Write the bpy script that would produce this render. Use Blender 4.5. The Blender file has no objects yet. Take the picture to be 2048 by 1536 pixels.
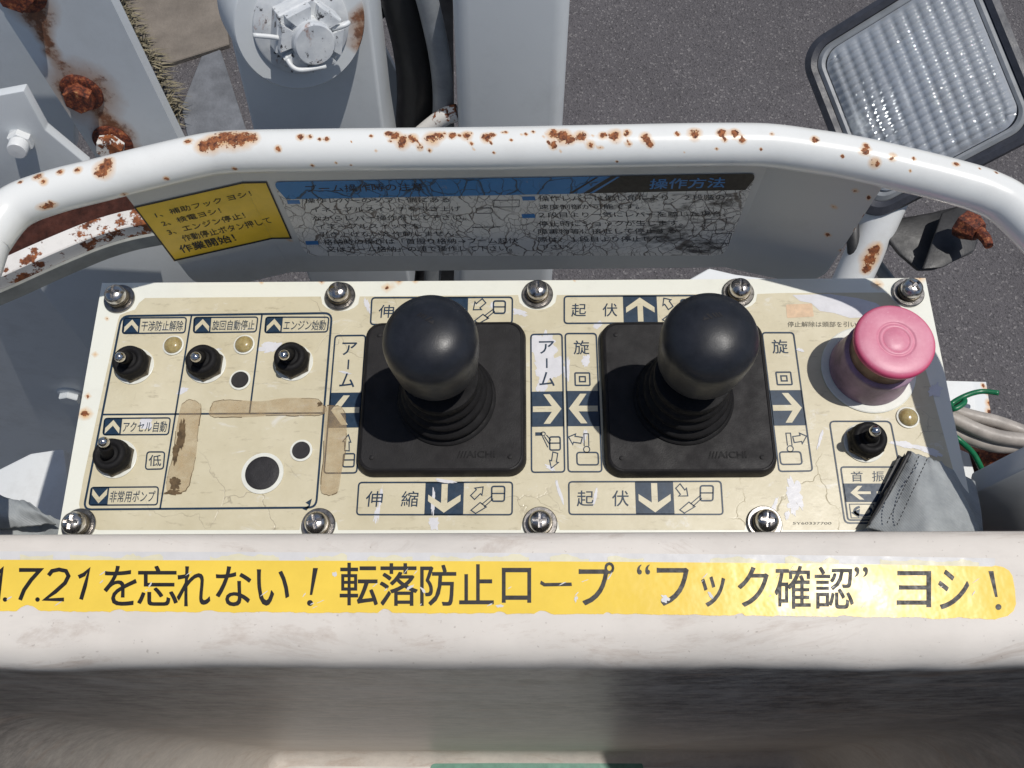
import bpy, bmesh, math, random
from math import radians, sin, cos, pi, sqrt
from mathutils import Vector, Matrix, noise
from mathutils.geometry import tessellate_polygon
random.seed(7)
SC = bpy.context.scene
COL = SC.collection
# ------------------------------------------------------------------ camera
FPX, HC, PZ = 1717.5, 0.41, 1.10          # focal length in photo pixels, camera above the panel, panel above the ground
RM = (Matrix.Rotation(radians(3.762), 3, 'Z') @ Matrix.Rotation(radians(21.545), 3, 'X') @ Matrix.Rotation(radians(-3.951), 3, 'Z'))
CAMP = Vector((0, 0, HC))
cd = bpy.data.cameras.new('camera'); cam = bpy.data.objects.new('camera', cd); COL.objects.link(cam)
cd.sensor_width = 36; cd.lens = FPX / 2048 * 36; cd.clip_start = 0.01; cd.clip_end = 200
cam.matrix_world = Matrix.Translation((0, 0, HC + PZ)) @ RM.to_4x4()
SC.camera = cam
# ------------------------------------------------------------------ light
SUN = Vector((0.345, 0.035, 1.0)).normalized()
w = bpy.data.worlds.new('World'); SC.world = w; w.use_nodes = True
nt = w.node_tree; bg = nt.nodes['Background']; sky = nt.nodes.new('ShaderNodeTexSky')
sky.sky_type = 'NISHITA'; sky.sun_disc = False
sky.sun_elevation = math.asin(SUN.z); sky.sun_rotation = math.atan2(SUN.x, SUN.y)
nt.links.new(sky.outputs[0], bg.inputs[0]); bg.inputs[1].default_value = 0.085
sl = bpy.data.lights.new('sun', 'SUN'); sl.energy = 3.6; sl.angle = radians(0.55); sl.color = (1.0, 0.965, 0.91)
so = bpy.data.objects.new('sun', sl); COL.objects.link(so)
so.location = (1.2, .2, 4); so.rotation_euler = SUN.to_track_quat('Z', 'Y').to_euler()
SC.view_settings.view_transform = 'Standard'; SC.view_settings.look = 'None'
SC.view_settings.exposure = -0.28; SC.view_settings.gamma = 1.0; SC.view_settings.use_curve_mapping = False
SC.render.engine = 'CYCLES'
SC.cycles.max_bounces = 10; SC.cycles.transparent_max_bounces = 12
SC.cycles.use_denoising = True

# ------------------------------------------------------------------ geometry helpers
def ray(px, py): return RM @ Vector(((px - 1024) / FPX, -(py - 768) / FPX, -1))
def P(px, py, z=0.0):
    d = ray(px, py); return CAMP + d * ((z - HC) / d.z)
def PL(px, py, pl):
    d = ray(px, py); return CAMP + d * ((pl[0] - CAMP).dot(pl[1]) / d.dot(pl[1]))
def PXY(v):
    q = RM.transposed() @ (Vector(v) - CAMP)
    return 1024 + FPX * q.x / -q.z, 768 - FPX * q.y / -q.z
def fp(y0, tilt, yaw=0, x0=0.0):
    n = Matrix.Rotation(radians(yaw), 3, 'Z') @ Vector((0, -cos(radians(tilt)), sin(radians(tilt))))
    return (Vector((x0, y0, 0)), n)
def fbm(v, s, o=3):
    return noise.fractal(Vector(v) * s, 0.8, 2.0, o)

def link(o, parent):
    COL.objects.link(o)
    if parent is not None: o.parent = parent
    return o
def thing(name, label, cat, base, group=None):
    o = bpy.data.objects.new(name, None); COL.objects.link(o)
    o.empty_display_size = .02
    o.location = Vector(base) + Vector((0, 0, PZ)); o['label'] = label; o['category'] = cat
    if group: o['group'] = group
    return o
def mesh_data(name, vs, fs, mat, smooth=False, uv=None):
    m = bpy.data.meshes.new(name); m.from_pydata([tuple(v) for v in vs], [], fs)
    if isinstance(mat, (list, tuple)):
        for k in mat: m.materials.append(k)
    else: m.materials.append(mat)
    if smooth: m.polygons.foreach_set('use_smooth', [True] * len(m.polygons))
    m.update(); return m
def fix_normals(m):
    bm = bmesh.new(); bm.from_mesh(m); bmesh.ops.recalc_face_normals(bm, faces=bm.faces[:]); bm.to_mesh(m); bm.free(); m.update()
def part(name, vs, fs, mat, parent, smooth=False, auto=None, recalc=False, label=None):
    """mesh whose vertices are given in panel space; parent is a thing (Empty), a part, or None"""
    m = mesh_data(name, vs, fs, mat, smooth)
    if recalc: fix_normals(m)
    if auto is not None:
        m.polygons.foreach_set('use_smooth', [True] * len(m.polygons))
        try: m.set_sharp_from_angle(angle=radians(auto))
        except Exception: pass
    o = bpy.data.objects.new(name, m); link(o, parent)
    if parent is None: o.location = (0, 0, PZ)
    elif parent.type == 'EMPTY': o.location = -(parent.location - Vector((0, 0, PZ)))
    if label: o['label'] = label
    return o
def solo(name, vs, fs, mat, label, cat, group=None, **k):
    o = part(name, vs, fs, mat, None, **k); o['label'] = label; o['category'] = cat
    if group: o['group'] = group
    return o
def place(name, m, parent, pos, rot=None):
    """part with its own origin at panel-space pos"""
    o = bpy.data.objects.new(name, m); link(o, parent)
    off = parent.location - Vector((0, 0, PZ)) if parent.type == 'EMPTY' else Vector((0, 0, 0))
    o.location = Vector(pos) - off
    if rot is not None: o.rotation_euler = rot
    return o
def sub(name, m, parent, loc=(0, 0, 0), rot=None):
    o = bpy.data.objects.new(name, m); link(o, parent); o.location = loc
    if rot is not None: o.rotation_euler = rot
    return o

class MB:
    def __init__(s): s.v = []; s.f = []
    def add(s, vs, fs):
        k = len(s.v); s.v += [Vector(v) for v in vs]; s.f += [tuple(i + k for i in f) for f in fs]
    def lathe(s, prof, n=40, M=None, cap=True):
        vs = []; fs = []
        for r, z in prof:
            for i in range(n):
                a = 2 * pi * i / n; vs.append(Vector((r * cos(a), r * sin(a), z)))
        for j in range(len(prof) - 1):
            for i in range(n):
                k = (i + 1) % n; fs.append((j * n + i, j * n + k, (j + 1) * n + k, (j + 1) * n + i))
        if cap:
            fs.append(tuple(range(n - 1, -1, -1))); fs.append(tuple((len(prof) - 1) * n + i for i in range(n)))
        if M is not None: vs = [M @ v for v in vs]
        s.add(vs, fs)
    def ngon(s, r, n, z0, z1, M=None, rot=0, ch=0.0):
        prof = [(r - ch, z0), (r, z0 + ch), (r, z1 - ch), (r - ch, z1)] if ch else [(r, z0), (r, z1)]
        RZ = Matrix.Rotation(rot, 4, 'Z'); s.lathe(prof, n, (M @ RZ) if M is not None else RZ)
    def tube(s, pts, r, n=12, cap=True, closed=False):
        pts = [Vector(p) for p in pts]; m = len(pts); vs = []; up = None; fs = []
        for i, p in enumerate(pts):
            t = (pts[min(i + 1, m - 1)] - pts[max(i - 1, 0)]).normalized()
            if up is None: up = t.orthogonal().normalized()
            up = (up - t * up.dot(t)).normalized(); b = t.cross(up)
            rr = r[i] if isinstance(r, (list, tuple)) else r
            for k in range(n):
                a = 2 * pi * k / n; vs.append(p + up * rr * cos(a) + b * rr * sin(a))
        for i in range(m - 1):
            for k in range(n):
                q = (k + 1) % n; fs.append((i * n + k, i * n + q, (i + 1) * n + q, (i + 1) * n + k))
        if cap: fs.append(tuple(range(n - 1, -1, -1))); fs.append(tuple((m - 1) * n + k for k in range(n)))
        s.add(vs, fs)
    def box(s, c, sx, sy, sz, M=None):
        vs = [Vector((x * sx / 2, y * sy / 2, z * sz / 2)) + Vector(c) for z in (-1, 1) for y in (-1, 1) for x in (-1, 1)]
        if M is not None: vs = [M @ v for v in vs]
        s.add(vs, [(0, 2, 3, 1), (4, 5, 7, 6), (0, 1, 5, 4), (2, 6, 7, 3), (0, 4, 6, 2), (1, 3, 7, 5)])
    def prism(s, poly, nrm, th, bev=0.0, seg=2):
        bm = bmesh.new(); vs = [bm.verts.new(p) for p in poly]; f = bm.faces.new(vs); f.normal_update()
        if f.normal.dot(nrm) < 0: bmesh.ops.reverse_faces(bm, faces=[f])
        r = bmesh.ops.extrude_face_region(bm, geom=[f])
        nv = [e for e in r['geom'] if isinstance(e, bmesh.types.BMVert)]
        bmesh.ops.translate(bm, verts=nv, vec=Vector(nrm).normalized() * -th)
        bmesh.ops.recalc_face_normals(bm, faces=bm.faces[:])
        if bev: bmesh.ops.bevel(bm, geom=bm.edges[:], offset=bev, segments=seg, profile=.5, affect='EDGES', clamp_overlap=True)
        bm.verts.ensure_lookup_table(); bm.verts.index_update()
        s.add([v.co.copy() for v in bm.verts], [tuple(v.index for v in q.verts) for q in bm.faces]); bm.free()
    def obj(s, name, mat, parent, **k): return part(name, s.v, s.f, mat, parent, **k)
    def data(s, name, mat, smooth=False, auto=None, recalc=True):
        m = mesh_data(name, s.v, s.f, mat, smooth)
        if recalc: fix_normals(m)
        if auto is not None:
            m.polygons.foreach_set('use_smooth', [True] * len(m.polygons)); m.set_sharp_from_angle(angle=radians(auto))
        return m

def frame(origin, axis, xhint=(1, 0, 0)):
    z = Vector(axis).normalized(); x = (Vector(xhint) - z * Vector(xhint).dot(z)).normalized(); y = z.cross(x)
    M = Matrix((x, y, z)).transposed().to_4x4(); M.translation = origin; return M
def catmull(pts, n=8):
    pts = [Vector(p) for p in pts]; q = [pts[0] * 2 - pts[1]] + pts + [pts[-1] * 2 - pts[-2]]; out = []
    for i in range(1, len(q) - 2):
        a, b, c, d = q[i - 1:i + 3]
        for k in range(n):
            t = k / n
            out.append(.5 * ((2 * b) + (c - a) * t + (2 * a - 5 * b + 4 * c - d) * t * t + (3 * b - a - 3 * c + d) * t ** 3))
    out.append(pts[-1]); return out

def quadgrid(corners, nu, nv, surf, th=0.0, nrm=None):
    """corners TL,TR,BR,BL in photo space mapped to a surface; returns verts, faces"""
    vs = []; fs = []
    for j in range(nv + 1):
        for i in range(nu + 1):
            u = i / nu; v = j / nv; tl, tr, br, bl = corners
            x = (tl[0] * (1 - u) + tr[0] * u) * (1 - v) + (bl[0] * (1 - u) + br[0] * u) * v
            y = (tl[1] * (1 - u) + tr[1] * u) * (1 - v) + (bl[1] * (1 - u) + br[1] * u) * v
            vs.append(surf(x, y, u, v))
    for j in range(nv):
        for i in range(nu):
            a = j * (nu + 1) + i; fs.append((a, a + nu + 1, a + nu + 2, a + 1))
    if th and nrm is not None:
        k = len(vs); vs += [p - nrm * th for p in vs]
        fs += [tuple(reversed([i + k for i in f])) for f in fs]
        ring = [i for i in range(nu + 1)] + [j * (nu + 1) + nu for j in range(1, nv + 1)] + [nv * (nu + 1) + i for i in range(nu - 1, -1, -1)] + [j * (nu + 1) for j in range(nv - 1, 0, -1)]
        for a, b in zip(ring, ring[1:] + ring[:1]): fs.append((a, b, b + k, a + k))
    return vs, fs

def spots_attr(o, spots, name='wear', facing=None):
    """wear field on the vertices: 1 in the middle of a spot, 0 at its edge, negative outside (to -1)"""
    m = o.data; vs = [v.co.copy() for v in m.vertices]; px = [PXY(v) for v in vs]
    ns = [v.normal.copy() for v in m.vertices]
    front = [n.dot(CAMP - v) > 0 for v, n in zip(vs, ns)]
    val = [-2.0] * len(vs)
    for s in spots:
        x, y, r = s[:3]; e = s[3] if len(s) > 3 else 1.0; top = s[4] if len(s) > 4 else 1.0
        best = min((i for i in range(len(vs)) if front[i]), key=lambda i: (px[i][0] - x) ** 2 + (px[i][1] - y) ** 2)
        c = vs[best]; dep = -(RM.transposed() @ (c - CAMP)).z; R = r * dep / FPX
        for i, v in enumerate(vs):
            d = v - c
            if abs(d.x) < R * 3 * max(1, e) and abs(d.y) < R * 3 and abs(d.z) < R * 3:
                q = min(top, 1 - sqrt((d.x / e) ** 2 + d.y ** 2 + d.z ** 2) / R)
                if q > val[i]: val[i] = q
    a = m.attributes.new(name, 'FLOAT', 'POINT'); a.data.foreach_set('value', [q + 2 for q in val])

# ------------------------------------------------------------------ materials
def lin(r, g, b):
    f = lambda c: (c / 255 / 12.92) if c <= 10 else ((c / 255 + .055) / 1.055) ** 2.4
    return (f(r), f(g), f(b), 1)
class NM:
    def __init__(s, name):
        s.m = bpy.data.materials.new(name); s.m.use_nodes = True; s.t = s.m.node_tree
        s.b = s.t.nodes['Principled BSDF']; s.co = None
    def n(s, typ, **k):
        o = s.t.nodes.new(typ)
        for a, b in k.items(): setattr(o, a, b)
        return o
    def l(s, a, b): s.t.links.new(a, b)
    def coord(s, scale=(1, 1, 1)):
        if s.co is None: s.co = s.n('ShaderNodeTexCoord')
        mp = s.n('ShaderNodeMapping'); mp.inputs['Scale'].default_value = scale; s.l(s.co.outputs['Object'], mp.inputs[0]); return mp.outputs[0]
    def noise(s, scale, det=4, rough=.6, stretch=(1, 1, 1), dist=0.0):
        x = s.n('ShaderNodeTexNoise'); x.inputs['Scale'].default_value = scale; x.inputs['Detail'].default_value = det
        x.inputs['Roughness'].default_value = rough; x.inputs['Distortion'].default_value = dist
        s.l(s.coord(stretch), x.inputs['Vector']); return x.outputs['Fac']
    def ramp(s, fac, a, b, ca=(0, 0, 0, 1), cb=(1, 1, 1, 1)):
        r = s.n('ShaderNodeValToRGB'); r.color_ramp.elements[0].position = a; r.color_ramp.elements[1].position = b
        r.color_ramp.elements[0].color = ca; r.color_ramp.elements[1].color = cb; s.l(fac, r.inputs[0]); return r.outputs[0]
    def mix(s, fac, a, b, mode='MIX'):
        x = s.n('ShaderNodeMix'); x.data_type = 'RGBA'; x.blend_type = mode
        for val, i in ((fac, 0), (a, 6), (b, 7)):
            if hasattr(val, 'links'): s.l(val, x.inputs[i])
            else: x.inputs[i].default_value = val
        return x.outputs[2]
    def math(s, op, a, b=0.0, c=0.0, clamp=False):
        x = s.n('ShaderNodeMath', operation=op, use_clamp=clamp)
        for val, i in ((a, 0), (b, 1), (c, 2)):
            if hasattr(val, 'links'): s.l(val, x.inputs[i])
            else: x.inputs[i].default_value = val
        return x.outputs[0]
    def bump(s, h, st=.3, d=.001, prev=None):
        x = s.n('ShaderNodeBump'); x.inputs['Strength'].default_value = st; x.inputs['Distance'].default_value = d; s.l(h, x.inputs['Height'])
        if prev is not None: s.l(prev, x.inputs['Normal'])
        return x.outputs[0]
    def set(s, **k):
        for a, v in k.items():
            i = s.b.inputs[a.replace('_', ' ')]
            if hasattr(v, 'links'): s.l(v, i)
            else: i.default_value = v
        return s.m

def plain(name, col, rough=.5, metal=0.0, var=.12, vs=60, bump=.15, bs=900, spec=.5, bd=.0004, **k):
    q = NM(name); c2 = tuple(x * (1 - var * 2) for x in col[:3]) + (1,)
    c3 = tuple(min(1, x * (1 + var * .5)) for x in col[:3]) + (1,)
    base = q.ramp(q.noise(vs, 5, .65), .3, .7, c2, c3)
    q.set(Base_Color=base, Roughness=q.ramp(q.noise(vs * 1.7, 4), .3, .75, (rough * .8,) * 3 + (1,), (min(1, rough * 1.25),) * 3 + (1,)), Metallic=metal)
    q.b.inputs['Specular IOR Level'].default_value = spec
    if bump: q.set(Normal=q.bump(q.noise(bs, 3), bump, bd))
    for a, v in k.items(): q.b.inputs[a.replace('_', ' ')].default_value = v
    return q.m

def worn_paint(name, col, rough=.3, dirt=lin(120, 108, 92), amount=.25, halo=lin(222, 164, 84), core=lin(78, 42, 30), edge=lin(160, 94, 52), nscale=420, coat=0.0, base_rust=0.0, dscale=28, namp=2.1, soft=0.0):
    q = NM(name)
    at = q.n('ShaderNodeAttribute'); at.attribute_name = 'wear'; wearv = q.math('SUBTRACT', at.outputs['Fac'], 2.0)
    nf = q.noise(nscale, 6, .7); nf2 = q.noise(nscale * .38, 4, .6)
    sm = q.math('ADD', q.math('MULTIPLY', q.math('SUBTRACT', nf, .5), namp), q.math('MULTIPLY', q.math('SUBTRACT', nf2, .5), namp))
    val = q.math('ADD', wearv, sm)
    if base_rust: val = q.math('ADD', val, base_rust)
    rust = q.ramp(val, max(0.0, .12 - soft), .22 + soft)
    if soft: rust = q.math('MULTIPLY', rust, .85)
    hl = q.math('ADD', wearv, q.math('MULTIPLY', q.math('SUBTRACT', nf2, .5), .6))
    mp = q.n('ShaderNodeMapRange'); mp.inputs[1].default_value = -.75; mp.inputs[2].default_value = .3; mp.inputs[3].default_value = 0; mp.inputs[4].default_value = .75; q.l(hl, mp.inputs[0])
    d = q.ramp(q.noise(dscale, 8, .72), .5, .78); d2 = q.math('MULTIPLY', d, amount)
    c = q.mix(d2, col, dirt)
    fine = q.math('MULTIPLY', q.ramp(q.noise(1400, 2, .5), .66, .74), .35 * amount * 2)
    c = q.mix(fine, c, dirt)
    c = q.mix(mp.outputs[0], c, halo)
    rc = q.ramp(q.noise(nscale * .7, 6, .78), .4, .6, core, edge)
    c = q.mix(rust, c, rc)
    q.set(Base_Color=c, Roughness=q.mix(rust, (rough,) * 3 + (1,), (.85,) * 3 + (1,)))
    b1 = q.bump(q.noise(70, 4, .55), .12, .0008)
    b2 = q.bump(q.math('MULTIPLY', rust, q.math('ADD', nf, -.2)), .5, .0006, b1)
    q.set(Normal=b2); q.b.inputs['Coat Weight'].default_value = coat; q.b.inputs['Coat Roughness'].default_value = .12
    return q.m

M = {}
M['rail'] = worn_paint('rail_paint', lin(238, 238, 234), .26, amount=.1, coat=.3, nscale=620, core=lin(82, 44, 32), edge=lin(172, 106, 62))
M['plate'] = worn_paint('panel_plate_paint', lin(236, 236, 224), .35, amount=.12, nscale=300)
M['white'] = worn_paint('white_paint', lin(226, 228, 228), .4, amount=.22, nscale=260)
M['grey_paint'] = worn_paint('boom_paint', lin(214, 218, 220), .42, amount=.14, nscale=260, dirt=lin(120, 118, 112), halo=lin(168, 120, 70), core=lin(92, 50, 26), edge=lin(134, 78, 42), soft=.3)
M['rusty_paint'] = worn_paint('rusty_paint', lin(232, 228, 222), .45, amount=.3, nscale=170, base_rust=2.05, namp=2.2)
def rust_mat(name, k=1.0):
    q = NM(name); r = q.n('ShaderNodeValToRGB'); q.l(q.noise(300, 8, .8), r.inputs[0]); e = r.color_ramp.elements
    e[0].position = .36; e[0].color = lin(52 * k, 26 * k, 18 * k); e[1].position = .7; e[1].color = lin(206 * k, 168 * k, 118 * k)
    for p_, c_ in ((.45, (70, 32, 22)), (.53, (124, 58, 34)), (.61, (160, 98, 58))): x = e.new(p_); x.color = lin(*[v * k for v in c_])
    return q.set(Base_Color=r.outputs[0], Roughness=.72, Normal=q.bump(q.noise(420, 6, .7), .6, .0012))
M['rust'] = rust_mat('rust')
M['rust_dark'] = plain('dark_rust', lin(74, 42, 34), .8, 0, .35, 160, .6, 600, .2, .001)
M['black'] = plain('black_rubber', lin(37, 38, 44), .5, 0, .18, 90, .18, 1500, .45, .0003)
M['knob'] = plain('knob_plastic', lin(40, 42, 48), .37, 0, .24, 70, .14, 1900, .26, .0003)
M['pad'] = plain('pad_rubber', lin(32, 30, 31), .62, 0, .22, 60, .25, 1400, .35, .0004)
M['boot'] = plain('boot_rubber', lin(28, 27, 28), .7, 0, .2, 200, .2, 1600, .25, .0003)
M['navy'] = plain('navy_print', lin(33, 56, 78), .4, 0, .16, 240, 0, 10, .4)
M['ink'] = plain('black_print', lin(34, 31, 32), .5, 0, .2, 300, 0, 10, .4)
M['ink_faded'] = plain('faded_print', lin(92, 88, 78), .45, 0, .2, 300, 0, 10, .4)
M['head'] = plain('screw_steel', lin(206, 202, 198), .27, 1, .15, 400, .1, 1500)
M['chrome'] = plain('bright_steel', lin(214, 212, 210), .14, 1, .08, 300, .05, 1800)
M['steel'] = plain('dull_steel', lin(150, 146, 142), .32, 1, .2, 300, .1, 1600)
M['nut'] = plain('nut_metal', lin(120, 112, 98), .45, .8, .3, 500, .2, 1200)
M['peel'] = plain('peeled_backing', lin(222, 221, 224), .4, 0, .06, 120, .3, 300, .5, .0003)
M['tape'] = plain('tape_residue', lin(201, 176, 132), .4, 0, .12, 160, .3, 260, .5, .0003)
M['tape_dirt'] = plain('tape_dirt', lin(112, 92, 66), .6, 0, .3, 300, .3, 500, .3)
M['hole_white'] = plain('white_ring', lin(232, 232, 222), .4, 0, .06, 200, 0)
M['plug'] = plain('plug_rubber', lin(46, 44, 46), .6, 0, .2, 500, .4, 1500, .4, .0004)
M['yellow'] = plain('yellow_vinyl', lin(247, 211, 88), .24, 0, .05, 40, .35, 75, .15, .0006)
M['yellow_dull'] = plain('yellow_notice_vinyl', lin(238, 196, 40), .35, 0, .08, 60, .2, 60, .5, .0006)
M['blue'] = plain('blue_print', lin(34, 120, 186), .4, 0, .1, 120, 0)
M['film_ghost'] = plain('old_sticker_remains', lin(216, 213, 210), .5, 0, .04, 90, .2, 300)
M['film_cream'] = plain('old_yellow_remains', lin(226, 218, 186), .5, 0, .05, 90, .2, 300)
M['cable'] = plain('cable_sheath', lin(176, 168, 160), .5, 0, .16, 120, .2, 700)
M['green'] = plain('green_wire', lin(20, 112, 72), .35, 0, .12, 300, .1, 900)
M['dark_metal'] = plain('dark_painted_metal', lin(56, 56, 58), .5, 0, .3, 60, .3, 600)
M['lamp_black'] = plain('lamp_rubber', lin(66, 68, 76), .48, 0, .22, 80, .3, 900, .5)
M['hose'] = plain('black_hose', lin(30, 30, 32), .5, 0, .2, 60, .2, 600)
M['grey_pipe'] = plain('grey_pipe', lin(150, 154, 158), .45, 0, .15, 60, .2, 500)
M['slab'] = plain('concrete_slab', lin(136, 127, 117), .85, 0, .16, 14, .5, 220, .2, .003)
M['slab2'] = plain('grey_slab', lin(122, 124, 128), .85, 0, .2, 20, .5, 200, .2, .003)
M['grass'] = plain('dry_grass', lin(142, 132, 106), .8, 0, .35, 20, 0)
M['orange_ghost'] = plain('faded_orange_mark', lin(226, 194, 160), .4, 0, .1, 300, 0)

def beige():
    q = NM('beige_label_film')
    base = q.ramp(q.noise(22, 6, .7), .32, .7, lin(201, 191, 161), lin(220, 211, 184))
    cut = q.ramp(q.noise(260, 5, .7, (.3, 1, 1)), .58, .68)
    c = q.mix(q.math('MULTIPLY', cut, .3), base, lin(120, 104, 78))
    sc = q.ramp(q.noise(90, 5, .75, (.5, 1, 1), .6), .6, .7)
    c = q.mix(q.math('MULTIPLY', sc, .65), c, lin(228, 226, 220))
    # hairline cracks
    vo = q.n('ShaderNodeTexVoronoi', feature='DISTANCE_TO_EDGE'); vo.inputs['Scale'].default_value = 26
    wob = q.n('ShaderNodeTexNoise'); wob.inputs['Scale'].default_value = 45; wob.inputs['Detail'].default_value = 4; q.l(q.coord(), wob.inputs['Vector'])
    ad = q.n('ShaderNodeVectorMath', operation='MULTIPLY_ADD'); q.l(wob.outputs['Color'], ad.inputs[0]); ad.inputs[1].default_value = (.03, .03, .03); q.l(q.coord(), ad.inputs[2])
    q.l(ad.outputs[0], vo.inputs['Vector'])
    cr = q.ramp(vo.outputs['Distance'], .0, .009, (1, 1, 1, 1), (0, 0, 0, 1))
    gate = q.ramp(q.noise(17, 3), .5, .6)
    crk = q.math('MULTIPLY', cr, gate)
    c = q.mix(q.math('MULTIPLY', crk, .55), c, lin(128, 116, 98))
    b = q.bump(q.math('SUBTRACT', q.noise(45, 4, .6), q.math('MULTIPLY', crk, .6)), .35, .0006)
    return q.set(Base_Color=c, Roughness=q.ramp(q.noise(60, 4), .3, .7, (.26,) * 3 + (1,), (.45,) * 3 + (1,)), Normal=b)
M['film'] = beige()

def crackled(name, col, crack, scale, width, dirt=None):
    q = NM(name)
    wob = q.n('ShaderNodeTexNoise'); wob.inputs['Scale'].default_value = 60; wob.inputs['Detail'].default_value = 4; q.l(q.coord(), wob.inputs['Vector'])
    def crk(sc, wd, gate=None):
        ad = q.n('ShaderNodeVectorMath', operation='MULTIPLY_ADD'); q.l(wob.outputs['Color'], ad.inputs[0]); ad.inputs[1].default_value = (.012, .0, .012); q.l(q.coord((1, 1, .62)), ad.inputs[2])
        vo = q.n('ShaderNodeTexVoronoi', feature='DISTANCE_TO_EDGE'); vo.inputs['Scale'].default_value = sc; q.l(ad.outputs[0], vo.inputs['Vector'])
        return q.ramp(vo.outputs['Distance'], wd * .4, wd, (1, 1, 1, 1), (0, 0, 0, 1))
    a = crk(scale, width); b = crk(scale * 2.3, width * 1.2)
    g = q.ramp(q.noise(24, 4), .42, .56)
    k = q.math('MAXIMUM', q.math('MULTIPLY', a, q.ramp(q.noise(30, 4), .3, .5, (.35,) * 3 + (1,), (1, 1, 1, 1))), q.math('MULTIPLY', b, g))
    base = q.ramp(q.noise(50, 5), .3, .7, tuple(x * .82 for x in col[:3]) + (1,), col)
    c = q.mix(q.math('MULTIPLY', k, .92), base, crack)
    miss = q.ramp(q.noise(55, 5, .7), .63, .68); c = q.mix(q.math('MULTIPLY', miss, .75), c, lin(150, 140, 132))
    if dirt is not None:
        at = q.n('ShaderNodeAttribute'); at.attribute_name = 'wear'
        dd = q.math('ADD', q.math('SUBTRACT', at.outputs['Fac'], 2.0), q.math('MULTIPLY', q.math('SUBTRACT', q.noise(160, 6, .7, (1, 1, 2.2)), .5), 2.6))
        c = q.mix(q.math('MULTIPLY', q.ramp(dd, .2, .75), .9), c, dirt)
    return q.set(Base_Color=c, Roughness=.5, Normal=q.bump(q.math('SUBTRACT', 1.0, k), .6, .0005))
M['crackle'] = crackled('crackled_white_film', lin(236, 232, 224), lin(104, 92, 82), 125, .034, lin(40, 34, 30))
M['crackle_blue'] = crackled('crackled_blue_film', lin(42, 128, 190), lin(44, 62, 78), 60, .03)

def asphalt():
    q = NM('asphalt')
    a = q.n('ShaderNodeTexVoronoi'); a.inputs['Scale'].default_value = 300; q.l(q.coord(), a.inputs['Vector'])
    stone = q.n('ShaderNodeSeparateColor'); q.l(a.outputs['Color'], stone.inputs[0])
    base = q.ramp(q.noise(420, 5, .75), .3, .75, lin(74, 71, 73), lin(112, 108, 110))
    c = q.mix(q.ramp(stone.outputs[0], .86, 1.0), base, lin(132, 128, 127))
    dark = q.ramp(stone.outputs[1], .0, .3, (1, 1, 1, 1), (0, 0, 0, 1)); c = q.mix(q.math('MULTIPLY', dark, .6), c, lin(52, 50, 52))
    big = q.ramp(q.noise(5, 5), .3, .7, (.86,) * 3 + (1,), (1.1,) * 3 + (1,)); c = q.mix(1.0, c, big, 'MULTIPLY')
    h = q.math('ADD', a.outputs['Distance'], q.noise(300, 4))
    return q.set(Base_Color=c, Roughness=.85, Normal=q.bump(h, .6, .004))
M['asphalt'] = asphalt()

def bucket_mat():
    q = NM('bucket_gelcoat')
    base = q.ramp(q.noise(9, 6, .7), .3, .7, lin(212, 204, 194), lin(229, 221, 211))
    # scuffs and grime below the rim; wall shade is painted into their dark tones
    sep = q.n('ShaderNodeSeparateXYZ'); q.l(q.coord(), sep.inputs[0])
    edge = q.math('ADD', sep.outputs[2], q.math('MULTIPLY', q.math('SUBTRACT', q.noise(26, 5, .6, (.5, 1, 1)), .5), .010))
    def mr(a_, b_, c_, d_, src):
        g_ = q.n('ShaderNodeMapRange'); g_.inputs[1].default_value = a_; g_.inputs[2].default_value = b_; g_.inputs[3].default_value = c_; g_.inputs[4].default_value = d_; q.l(src, g_.inputs[0]); return g_.outputs[0]
    grime_shade = mr(.050, .036, 0.0, 1.0, edge); fade = mr(-.12, -.6, 1.0, .35, sep.outputs[2])
    st = q.math('ADD', q.math('MULTIPLY', q.noise(70, 8, .78, (.45, .45, .28)), .5), q.math('MULTIPLY', q.noise(260, 6, .75, (.28, .28, .42)), .5)); streak = q.ramp(st, .42, .6)
    grime_shade_col = q.mix(streak, lin(62, 61, 63), lin(146, 141, 135))
    gm = q.math('MULTIPLY', grime_shade, fade); c = q.mix(gm, base, grime_shade_col)
    sm = q.ramp(q.noise(34, 7, .78, (.3, 1, 1), .8), .52, .68); c = q.mix(q.math('MULTIPLY', sm, .5), c, lin(156, 132, 114))
    gy = q.ramp(q.noise(22, 6, .7, (.25, 1, 1)), .5, .7); c = q.mix(q.math('MULTIPLY', gy, .22), c, lin(150, 148, 146))
    sp = q.ramp(q.noise(520, 3, .5), .68, .74); c = q.mix(q.math('MULTIPLY', sp, .35), c, lin(112, 94, 82))
    hb = q.bump(q.noise(18, 5, .6, (.5, 1, 1)), .25, .003)
    h2 = q.bump(q.noise(110, 6, .7, (.3, .3, .6)), .22, .0006, hb)
    return q.set(Base_Color=c, Roughness=q.mix(grime_shade, (.6,) * 3 + (1,), (.4,) * 3 + (1,)), Normal=h2)
M['bucket'] = bucket_mat(); M['bucket'].node_tree.nodes['Principled BSDF'].inputs['Specular IOR Level'].default_value = .3
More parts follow.
